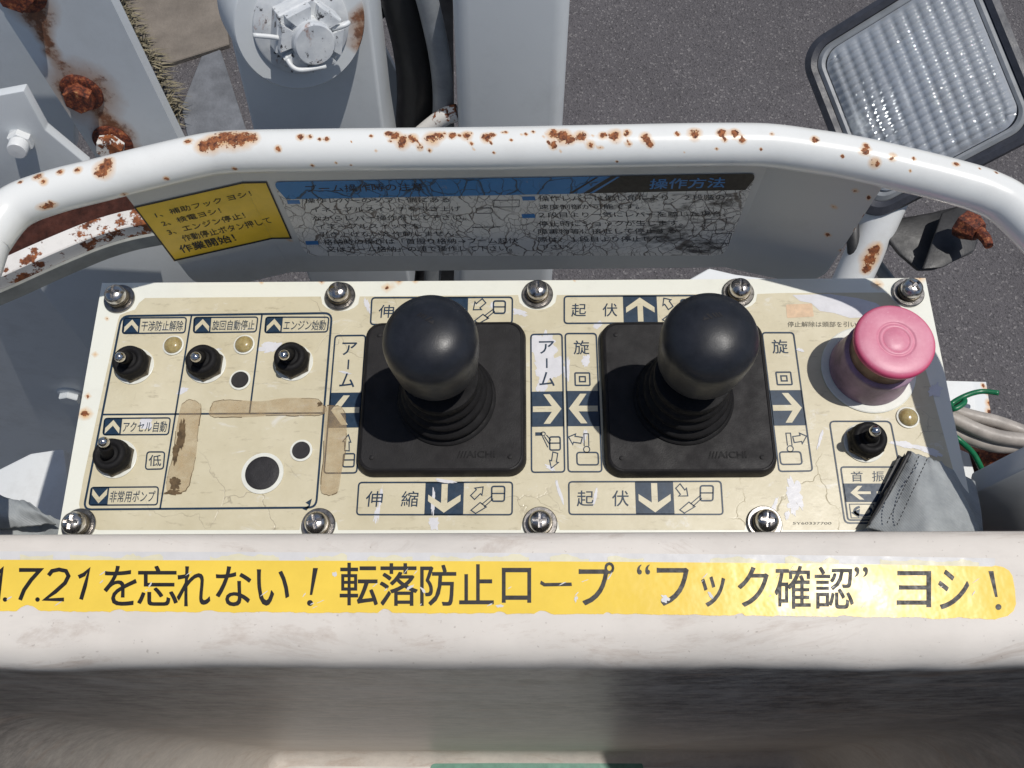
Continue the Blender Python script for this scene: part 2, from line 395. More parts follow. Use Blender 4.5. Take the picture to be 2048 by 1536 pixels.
def vinyl():
    q = NM('grey_vinyl_cloth')
    wv = q.n('ShaderNodeTexWave', wave_type='BANDS', bands_direction='DIAGONAL'); wv.inputs['Scale'].default_value = 420; wv.inputs['Distortion'].default_value = .6; q.l(q.coord(), wv.inputs['Vector'])
    base = q.ramp(q.noise(60, 6, .7), .3, .7, lin(136, 140, 142), lin(170, 174, 174))
    crease = q.ramp(q.noise(70, 6, .8, (1, 1, 1), 1.5), .66, .7); c = q.mix(q.math('MULTIPLY', crease, .6), base, lin(88, 84, 80))
    return q.set(Base_Color=c, Roughness=.55, Normal=q.bump(q.math('ADD', q.math('MULTIPLY', wv.outputs['Fac'], .25), q.noise(50, 4, .55)), .3, .0008))
M['vinyl'] = vinyl()
def pink():
    q = NM('faded_red_plastic')
    base = q.ramp(q.noise(70, 6, .7), .3, .72, lin(208, 122, 146), lin(226, 156, 174))
    lw = q.n('ShaderNodeSeparateXYZ'); q.l(q.coord(), lw.inputs[0])
    rr = q.math('SQRT', q.math('ADD', q.math('POWER', lw.outputs[0], 2.0), q.math('POWER', lw.outputs[1], 2.0)))
    ed = q.n('ShaderNodeMapRange'); ed.inputs[1].default_value = .0168; ed.inputs[2].default_value = .0188; q.l(rr, ed.inputs[0])
    c = q.mix(ed.outputs[0], base, lin(214, 66, 112))
    fl = q.ramp(q.noise(900, 2), .7, .75); c = q.mix(q.math('MULTIPLY', fl, .5), c, lin(250, 214, 224))
    return q.set(Base_Color=c, Roughness=.42, Normal=q.bump(q.noise(500, 3), .15, .0004))
M['pink'] = pink()
M['collar'] = plain('faded_purple_plastic', lin(172, 142, 164), .45, 0, .32, 60, .15, 600)
M['neck'] = plain('brown_sleeve', lin(150, 118, 92), .45, 0, .25, 140, .15, 600)
def amber():
    q = NM('yellowed_lens')
    q.set(Base_Color=q.ramp(q.noise(300, 4), .3, .7, lin(150, 130, 84), lin(190, 174, 124)), Roughness=.22)
    q.b.inputs['Coat Weight'].default_value = .6; q.b.inputs['Subsurface Weight'].default_value = .3; q.b.inputs['Subsurface Radius'].default_value = (.003, .002, .001)
    return q.m
M['amber'] = amber()
def glass():
    q = NM('lamp_lens_glass'); t = q.t
    tr = q.n('ShaderNodeBsdfTransparent'); tr.inputs[0].default_value = (.9, .93, .95, 1)
    gl = q.n('ShaderNodeBsdfGlossy'); gl.inputs['Roughness'].default_value = .05; gl.inputs[0].default_value = (.95, .97, 1, 1)
    df = q.n('ShaderNodeBsdfDiffuse'); df.inputs[0].default_value = (.82, .86, .9, 1)
    fr = q.n('ShaderNodeFresnel'); fr.inputs[0].default_value = 1.95
    m1 = q.n('ShaderNodeMixShader'); m1.inputs[0].default_value = .42; q.l(tr.outputs[0], m1.inputs[1]); q.l(df.outputs[0], m1.inputs[2])
    m2 = q.n('ShaderNodeMixShader'); q.l(fr.outputs[0], m2.inputs[0]); q.l(m1.outputs[0], m2.inputs[1]); q.l(gl.outputs[0], m2.inputs[2])
    out = t.nodes['Material Output']; q.l(m2.outputs[0], out.inputs[0]); t.nodes.remove(q.b); return q.m
M['glass'] = glass()
M['reflector'] = plain('reflector_metal', lin(248, 250, 252), .3, 1, .04, 90, .1, 300)

def chipped():
    q = NM('chipped_white_paint')
    ch = q.ramp(q.math('ADD', q.noise(240, 6, .75), q.math('MULTIPLY', q.noise(60, 3), .5)), .86, .9)
    c = q.mix(q.ramp(q.noise(90, 5), .35, .7), lin(196, 200, 204), lin(228, 230, 230)); c = q.mix(ch, c, lin(62, 62, 66))
    ru = q.ramp(q.noise(70, 5, .7, (1, 1, 1), .4), .6, .7); c = q.mix(q.math('MULTIPLY', ru, .8), c, lin(140, 82, 46))
    return q.set(Base_Color=c, Roughness=.4, Normal=q.bump(q.math('SUBTRACT', q.noise(90, 4), ch), .5, .0005))
M['chipped'] = chipped()
# ------------------------------------------------------------------ flat print: text, strokes and fills laid on a surface
_glyph = {}
def glyph(s, bold=0.0, shear=0.0):
    k = (s, bold, shear)
    if k not in _glyph:
        c = bpy.data.curves.new('t', 'FONT'); c.body = s; c.resolution_u = 3; c.offset = bold; c.shear = shear; c.size = 1
        o = bpy.data.objects.new('t', c); COL.objects.link(o)
        dg = bpy.context.evaluated_depsgraph_get(); m = bpy.data.meshes.new_from_object(o.evaluated_get(dg))
        vs = [v.co.copy() for v in m.vertices]; fs = [tuple(p.vertices) for p in m.polygons]
        bpy.data.objects.remove(o); bpy.data.curves.remove(c); bpy.data.meshes.remove(m)
        x0 = min(v.x for v in vs); x1 = max(v.x for v in vs); y0 = min(v.y for v in vs); y1 = max(v.y for v in vs)
        _glyph[k] = ([((v.x - x0) / max(1e-6, x1 - x0), (v.y - y0) / max(1e-6, y1 - y0)) for v in vs], fs)
    return _glyph[k]
class Draw(MB):
    """collects flat marks; surf(px, py) gives the point of the printed surface"""
    def __init__(s, surf): super().__init__(); s.surf = surf
    def text(s, t, tl, tr, bl, bold=.0, shear=0.0):
        g, fs = glyph(t, 0, shear); w_ = bold * .55 * Vector((tl[0] - bl[0], tl[1] - bl[1])).length
        for k, (ox, oy) in enumerate(((0, 0),) if bold <= .004 else ((-w_, -w_), (w_, -w_), (-w_, w_), (w_, w_), (0, 0))):
            up = Vector((0, -.5, .8)) * (k * 6e-6)
            s.add([up + s.surf(bl[0] + ox + (tr[0] - tl[0]) * x + (tl[0] - bl[0]) * y, bl[1] + oy + (tr[1] - tl[1]) * x + (tl[1] - bl[1]) * y) for x, y in g], fs)
        return
        s.add([s.surf(bl[0] + (tr[0] - tl[0]) * x + (tl[0] - bl[0]) * y, bl[1] + (tr[1] - tl[1]) * x + (tl[1] - bl[1]) * y) for x, y in g], fs)
    def tbox(s, t, x0, y0, x1, y1, bold=.0, lean=0.0, shear=0.0):
        s.text(t, (x0 + lean, y0), (x1 + lean, y0), (x0, y1), bold, shear)
    def poly(s, pts):
        v3 = [Vector((x, y, 0)) for x, y in pts]
        s.add([s.surf(x, y) for x, y in pts], tessellate_polygon([v3]))
    def stroke(s, pts, w, closed=False):
        pts = [Vector((x, y)) for x, y in pts]; n = len(pts); L = []; Rr = []
        for i, p in enumerate(pts):
            a = pts[i - 1] if (i or closed) else None; b = pts[(i + 1) % n] if (i < n - 1 or closed) else None
            d1 = (p - a).normalized() if a is not None else None; d2 = (b - p).normalized() if b is not None else None
            if d1 is None: d1 = d2
            if d2 is None: d2 = d1
            n1 = Vector((-d1.y, d1.x)); n2 = Vector((-d2.y, d2.x)); m = (n1 + n2)
            m = m / max(.35, m.length_squared / 2) if m.length > 1e-6 else n1
            L.append(p + m * w / 2); Rr.append(p - m * w / 2)
        vs = [s.surf(*q) for q in L] + [s.surf(*q) for q in Rr]
        fs = [(i, (i + 1) % n, n + (i + 1) % n, n + i) for i in range(n if closed else n - 1)]
        s.add(vs, fs)
    def obj(s, name, mat, parent, **k):
        # keep every face turned to the viewer's side of the surface
        o = part(name, s.v, s.f, mat, parent, **k)
        bm = bmesh.new(); bm.from_mesh(o.data)
        fl = [f for f in bm.faces if f.normal.dot(CAMP - f.calc_center_median()) < 0]
        bmesh.ops.reverse_faces(bm, faces=fl); bm.to_mesh(o.data); bm.free(); return o
def rquad(tl, tr, br, bl, r, n=5):
    """rounded quadrilateral outline in photo space"""
    q = [Vector(p) for p in (tl, tr, br, bl)]; out = []
    for i in range(4):
        p = q[i]; a = (q[i - 1] - p).normalized() * r; b = (q[(i + 1) % 4] - p).normalized() * r
        for k in range(n + 1):
            t = k / n; out.append(p + a * (1 - t) ** 2 + b * t ** 2)
    return [(v.x, v.y) for v in out]
def lerpq(q, u, v):
    tl, tr, br, bl = q
    x = (tl[0] * (1 - u) + tr[0] * u) * (1 - v) + (bl[0] * (1 - u) + br[0] * u) * v
    y = (tl[1] * (1 - u) + tr[1] * u) * (1 - v) + (bl[1] * (1 - u) + br[1] * u) * v
    return (x, y)
def blob(cx, cy, rx, ry, n=40, rough=.35, ang=0.0, seed=0):
    out = []
    for i in range(n):
        a = 2 * pi * i / n; k = 1 + rough * noise.fractal(Vector((cos(a) * 1.6 + seed * 7.1, sin(a) * 1.6, seed)), .6, 2, 4)
        x = rx * k * cos(a); y = ry * k * sin(a); out.append((cx + x * cos(ang) - y * sin(ang), cy + x * sin(ang) + y * cos(ang)))
    return out

# ================================================================== SETTING
GZ = -PZ
gv, gf = [], []
N = 24
for j in range(N + 1):
    for i in range(N + 1): gv.append((-15 + 30 * i / N, -15 + 30 * j / N, GZ))
for j in range(N):
    for i in range(N):
        a = j * (N + 1) + i; gf.append((a, a + 1, a + N + 2, a + N + 1))
g = part('ground', gv, gf, M['asphalt'], None); g['kind'] = 'structure'

def ground_slab(name, pts, z1, mat):
    b = MB(); b.prism([P(x, y, z1) for x, y in pts], Vector((0, 0, 1)), z1 - GZ + .02, .002, 1)
    o = b.obj(name, mat, None); o['kind'] = 'structure'; return o
ground_slab('pavement', [(210, -120), (432, -120), (458, 88), (318, 132), (268, 60)], GZ + .012, M['slab'])
ground_slab('pavement', [(402, 112), (440, 98), (505, 300), (380, 300), (362, 215)], GZ + .006, M['slab2'])

gb = MB()
for i in range(260):
    t = random.random(); px = 222 + 132 * t + random.gauss(0, 6) + 2; py = -10 + 265 * t + random.gauss(0, 8)
    b0 = P(px, py, GZ + .004); a = random.uniform(-.5, 1.3); L = random.uniform(.02, .06); wd = random.uniform(.0015, .003)
    d = Vector((cos(a), sin(a) * .8, 0)); s = Vector((-d.y, d.x, 0)) * wd; hh = random.uniform(.3, 1.0)
    p1 = b0 + d * L * .45 + Vector((0, 0, L * hh)); p2 = b0 + d * L + Vector((0, 0, L * hh * random.uniform(.5, 1.1)))
    gb.add([b0 - s, b0 + s, p1 + s * .8, p1 - s * .8, p2], [(0, 1, 2, 3), (3, 2, 4)])
go = gb.obj('dry_grass', M['grass'], None); go['kind'] = 'stuff'; go['label'] = 'dry straw coloured grass tufts along the pavement edge'; go['category'] = 'grass'

# ================================================================== BUCKET (the operator's basket, camera stands inside it)
bk = thing('aerial_bucket', 'cream fibreglass operator bucket with yellow lettered strip on its rim', 'bucket', (0, -.3, -.95))
YO = .0735; XO = .475; YR = -.80; ZR = .06; SL = .054
prof = [(.05, -.93), (.02, -.90), (.0, .02), (0, ZR - .006), (.0012, ZR - .0025), (.0045, ZR - SL * .003)]
for k in range(9): d = .009 + .0275 * k / 8; prof.append((d, ZR - SL * (d - .0035)))
rc, zc = .0365, ZR - SL * .033
for k in range(1, 13):
    a = radians(3 + 83 * k / 12); prof.append((rc + .0165 * sin(a), zc - .017 * (1 - cos(a))))
d0, z0 = prof[-1]
for k in range(1, 25): t = k / 24; prof.append((d0 + (.109 - d0) * t, z0 + (-.84 - z0) * t))
for k in range(1, 7): a = radians(90 * k / 6); prof.append((.109 + .03 * (1 - cos(a)), -.84 - .03 * sin(a)))
prof.append((.20, -.8702))
def bucket_path():
    r = .14; pts = []
    def arc(cx, cy, a0):
        for k in range(11): a = radians(a0 + 90 * k / 10); pts.append((cx + r * cos(a), cy + r * sin(a), cos(a), sin(a)))
    n = 150
    for k in range(1, n): pts.append((-(XO - r) + 2 * (XO - r) * k / n, YO, 0, 1))
    pts.reverse()
    lst = pts; pts = []
    arc(XO - r, YO - r, 0); a1 = pts; pts = []
    arc(-(XO - r), YO - r, 90); a2 = pts; pts = []
    arc(-(XO - r), YR + r, 180); a3 = pts; pts = []
    arc(XO - r, YR + r, 270); a4 = pts
    return a1 + lst + a2 + a3 + a4
bp = bucket_path(); bv = []; bf = []; nb = len(bp)
for x, y, nx, ny in bp:
    for (d, z) in prof:
        wob = .0011 * fbm((x, d, z), 14, 3) * min(1, max(0, (d - .0385) / .006)) * (1 if z > 0 else 0)
        bv.append((x - nx * (d + wob), y - ny * (d + wob), z + (wob * .8)))
m_ = len(prof)
for i in range(nb):
    k = (i + 1) % nb
    for j in range(m_ - 1): bf.append((i * m_ + j, k * m_ + j, k * m_ + j + 1, i * m_ + j + 1))
part('shell', bv, bf, M['bucket'], bk, smooth=True, recalc=True)
M['floor'] = plain('bucket_floor_paint', lin(204, 200, 194), .55, 0, .12, 14, .3, 160, .4, .001)
fl = MB(); fl.prism([(x - nx * .13, y - ny * .13, -.868) for x, y, nx, ny in bp[::3]], Vector((0, 0, 1)), .03)
fl.obj('floor', M['floor'], bk)
M['decal_green'] = plain('green_decal', lin(96, 140, 122), .5, 0, .15, 60, .1, 300)
ds = Draw(lambda x, y: P(x, y, -.8665)); ds.poly(rquad((862, 1527), (1285, 1524), (1300, 1640), (850, 1640), 10)); ds.obj('floor_decal', M['decal_green'], bk)

RN = Vector((0, -SL, 1)).normalized()
def rim(off): return lambda x, y: PL(x, y, (Vector((0, YO - .0035, ZR)) + RN * off, RN))
# remains of an older strip, then the yellow strip with its ragged lower edge
def ragged(xs, yf, amp, seed, notch=()):
    out = []
    for x in xs:
        y = yf(x) + amp * noise.fractal(Vector((x * .02, seed, 0)), .7, 2, 5)
        for nx, nw, nh in notch: y -= nh * max(0, 1 - ((x - nx) / nw) ** 2)
        out.append((x, y))
    return out
ytop = lambda x: 1119.5 + 3 * (x / 1000) + (8 * ((x - 1000) / 1000) ** 2 if x > 1000 else 0)
ybot = lambda x: 1222 + 5 * x / 1000 + (6 * ((x - 1000) / 1000) ** 2 if x > 1000 else 0)
xs = list(range(-200, 1995, 6))
old = Draw(rim(.00008)); old.poly([(x, ytop(x) - 17 + 0 * x) for x in xs] + list(reversed([(x, ytop(x) + 4) for x in xs])))
old.obj('old_strip_remains', M['film_ghost'], bk)
for s0, s1 in ((40, 110), (140, 330), (420, 560), (610, 700), (735, 830), (860, 1060), (1100, 1180), (1215, 1290), (1420, 1540), (1570, 1680), (1760, 1960)):
    oy = Draw(rim(.00014)); q = list(range(s0, s1, 6)); oy.poly(ragged(q, lambda x: ytop(x) - 9, 9, s0) + list(reversed([(x, ytop(x) + 3) for x in q])))
    oy.obj('old_strip_remains', M['film_cream'], bk)
st = Draw(rim(.00022))
end = [(1990, 1131), (2006, 1134), (2018, 1141), (2025, 1152), (2030, 1180), (2032, 1208), (2027, 1222), (2015, 1232), (1998, 1236)]
low = ragged(list(range(1990, -206, -3)), ybot, 3.0, 3, ((55, 22, 12), (236, 16, 5), (770, 14, 8), (1000, 12, 4), (1085, 16, 5), (1480, 10, 5), (1690, 14, 3), (420, 18, 4), (1215, 8, 4)))
st.poly([(x, ytop(x)) for x in range(-200, 1988, 8)] + end + low)
strip = st.obj('warning_strip', M['yellow'], bk, label='yellow vinyl strip with black lettering and ragged lower edge')
tx = Draw(rim(.0003)); BD = .013
for ch, x0, y0, x1, y1, ln in (('を', 207, 1132, 272, 1211, 2), ('忘', 275, 1132, 355, 1211, 0), ('れ', 354, 1133, 420, 1212, 0), ('な', 432, 1133, 502, 1212, 0), ('い', 514, 1139, 578, 1211, 0),
        ('転', 680, 1126, 755, 1210, 0), ('落', 760, 1127, 835, 1211, 0), ('防', 841, 1130, 912, 1211, 0), ('止', 919, 1129, 987, 1208, 0), ('ロ', 1004, 1136, 1062, 1205, 0), ('プ', 1158, 1125, 1228, 1210, 0),
        ('“', 1274, 1129, 1300, 1149, 0), ('フ', 1314, 1136, 1377, 1211, 0), ('ッ', 1403, 1153, 1450, 1213, 0), ('ク', 1476, 1134, 1537, 1213, 0), ('確', 1550, 1132, 1621, 1217, 0), ('認', 1630, 1134, 1707, 1217, 0), ('”', 1709, 1134, 1736, 1154, 0), ('ヨ', 1794, 1142, 1862, 1214, 0), ('シ', 1877, 1140, 1938, 1218, 0)):
    tx.tbox(ch, x0, y0, x1, y1, BD if ch not in '転落防止確認忘' else .015, ln)
for pl_ in ([(-8, 1150), (4, 1139), (-4, 1199)], [(38, 1140), (80, 1140), (62, 1160), (48, 1180), (40, 1200)], [(97, 1151), (104, 1142), (118, 1139), (132, 1142), (137, 1152), (130, 1166), (110, 1184), (90, 1199), (128, 1199)], [(157, 1154), (168, 1149), (178, 1139), (170, 1172), (162, 1199)]):
    tx.stroke(pl_, 8)
for x_, y_ in ((10, 1199), (75, 1199)): tx.poly(blob(x_, y_, 4.6, 4.6, 14, 0))
tx.poly([(1082, 1161), (1090, 1166), (1143, 1165), (1144, 1172), (1088, 1173), (1080, 1168)])
for (xa, ya, xb, yb, xd, yd) in ((631, 1136, 622, 1190, 620, 1206), (1982, 1142, 1993, 1194, 1997, 1214)):
    tx.poly([(xa - 5, ya), (xa + 5, ya), (xb + 2.5, yb), (xb - 2.5, yb)]); tx.poly(blob(xd, yd, 6, 6, 16, 0))
tx.obj('lettering', M['ink'], strip)
for k in range(34):
    sc_ = Draw(rim(.00034 + k * 2e-6))
    x = random.uniform(10, 1960); y = random.uniform(1132, 1216); a = random.uniform(-1.0, -.3); L = random.uniform(2, 9)
    sc_.poly(blob(x, y, L, random.uniform(.5, 1.3), 14, .6, a, k)); sc_.obj('scratch', M['film_ghost'], strip)
for x, y, rx, ry, a in ((820, 1175, 9, 2.5, -.6), (846, 1180, 7, 2.5, 1.0), (1000, 1212, 8, 3, 0), (1152, 1198, 3, 6, .3), (1330, 1197, 9, 6, .4), (1421, 1190, 8, 3, .9), (670, 1148, 5, 5, 0), (300, 1170, 6, 1.5, -1)):
    sc_ = Draw(rim(.00042)); sc_.poly(blob(x, y, rx, ry, 26, .6, a, x)); sc_.obj('scratch', M['film_ghost'], strip)

# ================================================================== CONTROL PANEL
cp = thing('control_panel', 'beige lift control panel with two black joysticks and a faded red stop button', 'control panel', (0, .15, -.13))
# box under the plate
cb = MB(); cb.prism([(-.214, .095, -.003), (.192, .095, -.003), (.197, .209, -.003), (-.214, .209, -.003)], Vector((0, 0, 1)), .125, .006, 2); cb.obj('box', M['white'], cp, auto=40)
# plate as a fine grid so that its rust spots have somewhere to sit
pc = [(204, 566), (1851, 556), (1958, 1085), (112, 1090)]
pv, pf = quadgrid(pc, 150, 44, lambda x, y, u, v: P(x, y, 0), .003, Vector((0, 0, 1)))
plate = part('plate', pv, pf, M['plate'], cp, recalc=True)
spots_attr(plate, [(165, 829, 9, 1.3), (190, 707, 6, 1, .3), (172, 792, 6, 1, .25), (520, 568, 5, 1, .3), (644, 569, 6, 1, .35), (778, 580, 8, 1, .2), (798, 567, 7, 1, .3), (830, 568, 6, 1, .2), (1840, 561, 9, 1, .3), (1758, 566, 9, 1, .3), (210, 640, 5, 1, .2), (1150, 565, 3, 1, .2)])
# beige printed film: outline with notches round the screws
SCREWS = [(240, 599), (680.6, 593.8), (1075, 590), (1476, 586.5), (1815, 586.6), (159, 1051), (637.6, 1050.7), (1080.4, 1048), (1528, 1046.6)]
def film_outline():
    out = []; R = 38
    def edge(y, sx, up):
        pts = []
        for x, yy in sx:
            for k in range(9):
                a = pi * k / 8
                pts.append((x - R * cos(a) * 1.02, y + up * (6 + R * .62 * sin(a)) if 0 < k < 8 else y))
        return pts
    out += [(236, 640), (240, 630), (252, 625), (270, 619), (278, 606), (290, 596)]
    out += [(x, y) for x, y in edge(593, SCREWS[1:2], 1)] + [(x, y) for x, y in edge(590, SCREWS[2:3], 1)] + [(x, y) for x, y in edge(588, SCREWS[3:4], 1)]
    out += [(1560, 586), (1768, 585), (1778, 588), (1786, 600), (1798, 612), (1815, 622), (1824, 645), (1866, 790), (1905, 935), (1935, 1052), (1925, 1060), (1575, 1060)]
    out += list(reversed([(x, y) for x, y in edge(1060, SCREWS[8:9], -1)])) + list(reversed([(x, y) for x, y in edge(1060, SCREWS[7:8], -1)])) + list(reversed([(x, y) for x, y in edge(1060, SCREWS[6:7], -1)]))
    out += [(196, 1060), (184, 1056), (180, 1040), (172, 1026), (160, 1018), (158, 1008), (166, 960), (190, 850), (215, 735)]
    return out
fm = Draw(lambda x, y: P(x, y, .00012)); fm.poly(film_outline()); film = fm.obj('label_film', M['film'], cp)
S1 = lambda x, y: P(x, y, .00022)
S2 = lambda x, y: P(x, y, .00030)
S3 = lambda x, y: P(x, y, .00037)
# worn places: white backing showing, tape residue
for i, (x, y, rx, ry, a) in enumerate(((540, 694, 22, 9, -.2), (365, 782, 12, 5, -.5), (292, 848, 14, 10, .1), (1088, 690, 26, 30, .2), (1100, 735, 30, 26, -.2), (1085, 770, 10, 18, .3), (1172, 720, 8, 12, .2), (1135, 735, 5, 25, 0),
        (1590, 985, 14, 32, -.35), (1585, 1010, 9, 18, -.2), (1040, 625, 14, 7, .3), (760, 1005, 3, 30, .12), (752, 1030, 4, 14, .2), (1118, 980, 3, 26, -.3), (1190, 995, 3, 18, .2), (1550, 1010, 4, 18, .3), (1700, 700, 26, 20, .5),
        (1870, 780, 12, 16, .4), (1815, 890, 30, 6, .2), (1860, 902, 22, 7, .3), (1100, 935, 10, 4, .5), (985, 610, 4, 6, 0), (690, 745, 12, 2.2, .25), (735, 612, 5, 14, -.3), (1195, 650, 10, 6, -.5), (1170, 870, 4, 14, .2), (866, 1003, 4, 26, .05), (868, 1046, 10, 12, 0), (890, 962, 22, 3, .15), (1600, 700, 8, 3, .3), (1640, 880, 3, 20, .3), (1575, 1030, 5, 8, .1), (430, 700, 12, 2, -.2))):
    wr = Draw(lambda X, Y, i=i: P(X, Y, .00020 + .000004 * i)); wr.poly(blob(x, y, rx, ry, 44, .5, a, i + 1)); wr.obj('peeled_patch', M['peel'], film)
wr = Draw(S1); wr.poly([(1585, 590), (1660, 588), (1715, 596), (1752, 606), (1775, 622), (1745, 634), (1700, 636), (1668, 626), (1640, 622), (1622, 606), (1600, 602)])
wr.obj('peeled_patch', M['peel'], film)
og = Draw(S1); og.poly(rquad((1572, 609), (1624, 607), (1628, 633), (1574, 636), 3)); og.obj('faded_logo', M['orange_ghost'], film)
def smooth_tape(pts): return [(v.x, v.y) for v in catmull([Vector((x + random.uniform(-3, 3), y + random.uniform(-3, 3), 0)) for x, y in pts + pts[:1]], 4)][:-1]
TP = [[(360, 810), (378, 801), (396, 806), (403, 820), (398, 860), (394, 905), (386, 950), (376, 980), (356, 988), (338, 985), (336, 960), (346, 905), (352, 860)],
      [(420, 822), (428, 804), (470, 801), (520, 802), (570, 798), (630, 797), (644, 806), (652, 822), (640, 831), (600, 834), (560, 832), (500, 834), (440, 836), (420, 832)],
      [(655, 812), (682, 812), (690, 830), (692, 870), (686, 910), (684, 950), (676, 985), (655, 990), (640, 982), (644, 930), (650, 870), (652, 840)]]
def glaze(name, c, al):
    q = NM(name); q.set(Base_Color=q.ramp(q.noise(150, 5), .3, .7, tuple(x * .85 for x in c[:3]) + (1,), c), Roughness=.35)
    q.set(Alpha=q.ramp(q.noise(110, 6, .7), .3, .65, (al * .45,) * 3 + (1,), (al * 1.3,) * 3 + (1,))); return q.m
GLUE = glaze('tape_glue', lin(200, 172, 130), .38)
for t in TP:
    tp = Draw(lambda x, y: P(x, y, .00041)); tpd = Draw(lambda x, y: P(x, y, .00045))
    o_ = smooth_tape(t); tp.poly(o_); tp.obj('tape_residue', GLUE, film); 
    for i in range(0, len(o_) - 3, 3):
        if random.random() < .72: tpd.stroke([(x + random.uniform(-1.2, 1.2), y + random.uniform(-1.2, 1.2)) for x, y in o_[i:i + 4]], random.uniform(.5, 1.8))
    tpd.obj('tape_dirt', M['tape_dirt'], film)['kind'] = 'stuff'
for i, (x, y, rx, ry, a) in enumerate(((362, 872, 8, 30, .12), (350, 968, 11, 13, .2), (352, 905, 6, 20, .1), (346, 985, 14, 5, 0), (640, 808, 5, 4, 0))):
    tpd = Draw(lambda X, Y, i=i: P(X, Y, .00048 + i * 4e-6)); tpd.poly(blob(x, y, rx, ry, 60, .5, a, i + 30)); tpd.obj('tape_dirt', M['tape_dirt'], film)
# ---- printed frames
nv = Draw(S2)
nv.stroke(rquad((243, 632), (664, 626), (632, 1015), (167, 1019), 16), 4.2, True)
nv.stroke([(383, 631), (320, 1018)], 3.4); nv.stroke([(524, 629), (499, 827)], 3.4); nv.stroke([(206, 829), (648, 826)], 3.4)
nv.poly([(605, 1018), (618, 1010), (611, 1005), (624, 997), (620, 1012), (613, 1021)])
nv.obj('frame_line', M['navy'], film)
def small_label(q, text, up=True):
    d = Draw(S2); d.stroke(rquad(*q, 6), 2.8, True)
    k = .27
    d.poly([lerpq(q, 0, .12), lerpq(q, .03, 0), lerpq(q, k, 0), lerpq(q, k, 1), lerpq(q, .03, 1), lerpq(q, 0, .88)])
    d.obj('label_box', M['navy'], film)
    c = Draw(S3); Y = (lambda v: v) if up else (lambda v: 1 - v)
    c.poly([lerpq(q, a, Y(b)) for a, b in ((.137, .1), (.245, .58), (.245, .93), (.137, .44), (.025, .93), (.025, .58))])
    c.obj('chevron', M['film'], film)
    t = Draw(S2); t.text(text, lerpq(q, .3, .2), lerpq(q, .965, .2), lerpq(q, .29, .85), .006); t.obj('lettering', M['navy'], film)
small_label([(247.7, 636), (373, 635), (369.5, 665.4), (244.4, 667)], '干渉防止解除')
small_label([(388.5, 635), (515.8, 634), (512, 663.6), (386.7, 665.4)], '旋回自動停止')
small_label([(532, 634.3), (658, 634.3), (654.5, 663.7), (529.4, 665.4)], 'エンジン始動')
small_label([(209.3, 836.8), (340.9, 835.7), (336.6, 869), (205.7, 869.7)], 'アクセル自動')
small_label([(182.4, 974.8), (316.8, 973.7), (314.3, 1009.5), (177.8, 1010.3)], '非常用ポンプ', False)
d = Draw(S2); d.stroke(rquad((294.3, 903.8), (329.4, 903.8), (326.5, 937.8), (290.7, 938.6), 6), 2.8, True); d.obj('label_box', M['navy'], film)
d = Draw(S2); d.tbox('低', 297, 910, 322, 932, .01, 1); d.obj('lettering', M['navy'], film)

ARR = [(.5, .06), (.92, .42), (.92, .62), (.58, .36), (.58, .95), (.42, .95), (.42, .36), (.08, .62), (.08, .42)]
def rot_arr(k):
    f = {0: lambda a, b: (a, b), 1: lambda a, b: (1 - b, a), 2: lambda a, b: (a, 1 - b), 3: lambda a, b: (b, a)}[k]
    return [f(a, b) for a, b in ARR]
def subq(q, u0, v0, u1, v1): return [lerpq(q, u0, v0), lerpq(q, u1, v0), lerpq(q, u1, v1), lerpq(q, u0, v1)]
def arrow_outline(d, x, y, L, wd, a, wpx=2.2, bend=0.0):
    pts = [(-.5, -.28), (.05, -.28), (.05, -.5), (.5, 0), (.05, .5), (.05, .28), (-.5, .28)]
    out = []
    for u, v in pts:
        X = u * L; Yv = v * wd + bend * (u * u - .25) * L
        out.append((x + X * cos(a) - Yv * sin(a), y + X * sin(a) + Yv * cos(a)))
    d.stroke(out, wpx, True)
def wide_label(q, chars, up, pict):
    d = Draw(S2); d.stroke(rquad(*q, 7), 3.2, True)
    b = subq(q, .435, 0, .685, 1); d.poly(b); d.obj('direction_label', M['navy'], film)
    a = Draw(S3); a.poly([lerpq(b, u, v) for u, v in rot_arr(0 if up else 2)]); a.obj('arrow', M['film'], film)
    t = Draw(S2)
    for ch, u in zip(chars, (.055, .285)): t.text(ch, lerpq(q, u, .27), lerpq(q, u + .108, .27), lerpq(q, u - .004, .75), .008)
    t.obj('lettering', M['navy'], film)
    p = Draw(S2); x0, y0 = q[0]; W = q[1][0] - x0; Hh = q[3][1] - y0
    X = lambda u: x0 + u * W; Y = lambda v: y0 + v * Hh
    p.stroke(rquad((X(.865), Y(.12)), (X(.95), Y(.12)), (X(.947), Y(.58)), (X(.865), Y(.58)), 5), 3.2, True); p.stroke([(X(.865), Y(.34)), (X(.95), Y(.34))], 2.6)
    p.stroke([(X(.865), Y(.42)), (X(.80), Y(.68))], 2); p.stroke([(X(.875), Y(.5)), (X(.815), Y(.76))], 2)
    p.stroke([(X(.79), Y(.62)), (X(.83), Y(.76)), (X(.76), Y(.96)), (X(.73), Y(.86))], 2.2, True)
    if pict == 'in': arrow_outline(p, X(.76), Y(.28), 28, 20, radians(140))
    elif pict == 'out': arrow_outline(p, X(.775), Y(.3), 30, 20, radians(-45))
    elif pict == 'up': arrow_outline(p, X(.765), Y(.25), 24, 20, radians(-125))
    else: arrow_outline(p, X(.75), Y(.28), 28, 22, radians(45), bend=-.3)
    p.obj('pictogram', M['navy'], film)
wide_label([(743.8, 595.5), (1024.9, 594.4), (1024.2, 646.7), (741, 649)], '伸縮', True, 'in')
wide_label([(717.7, 965), (1024.9, 964.3), (1024.2, 1029.4), (713.4, 1029.4)], '伸縮', False, 'out')
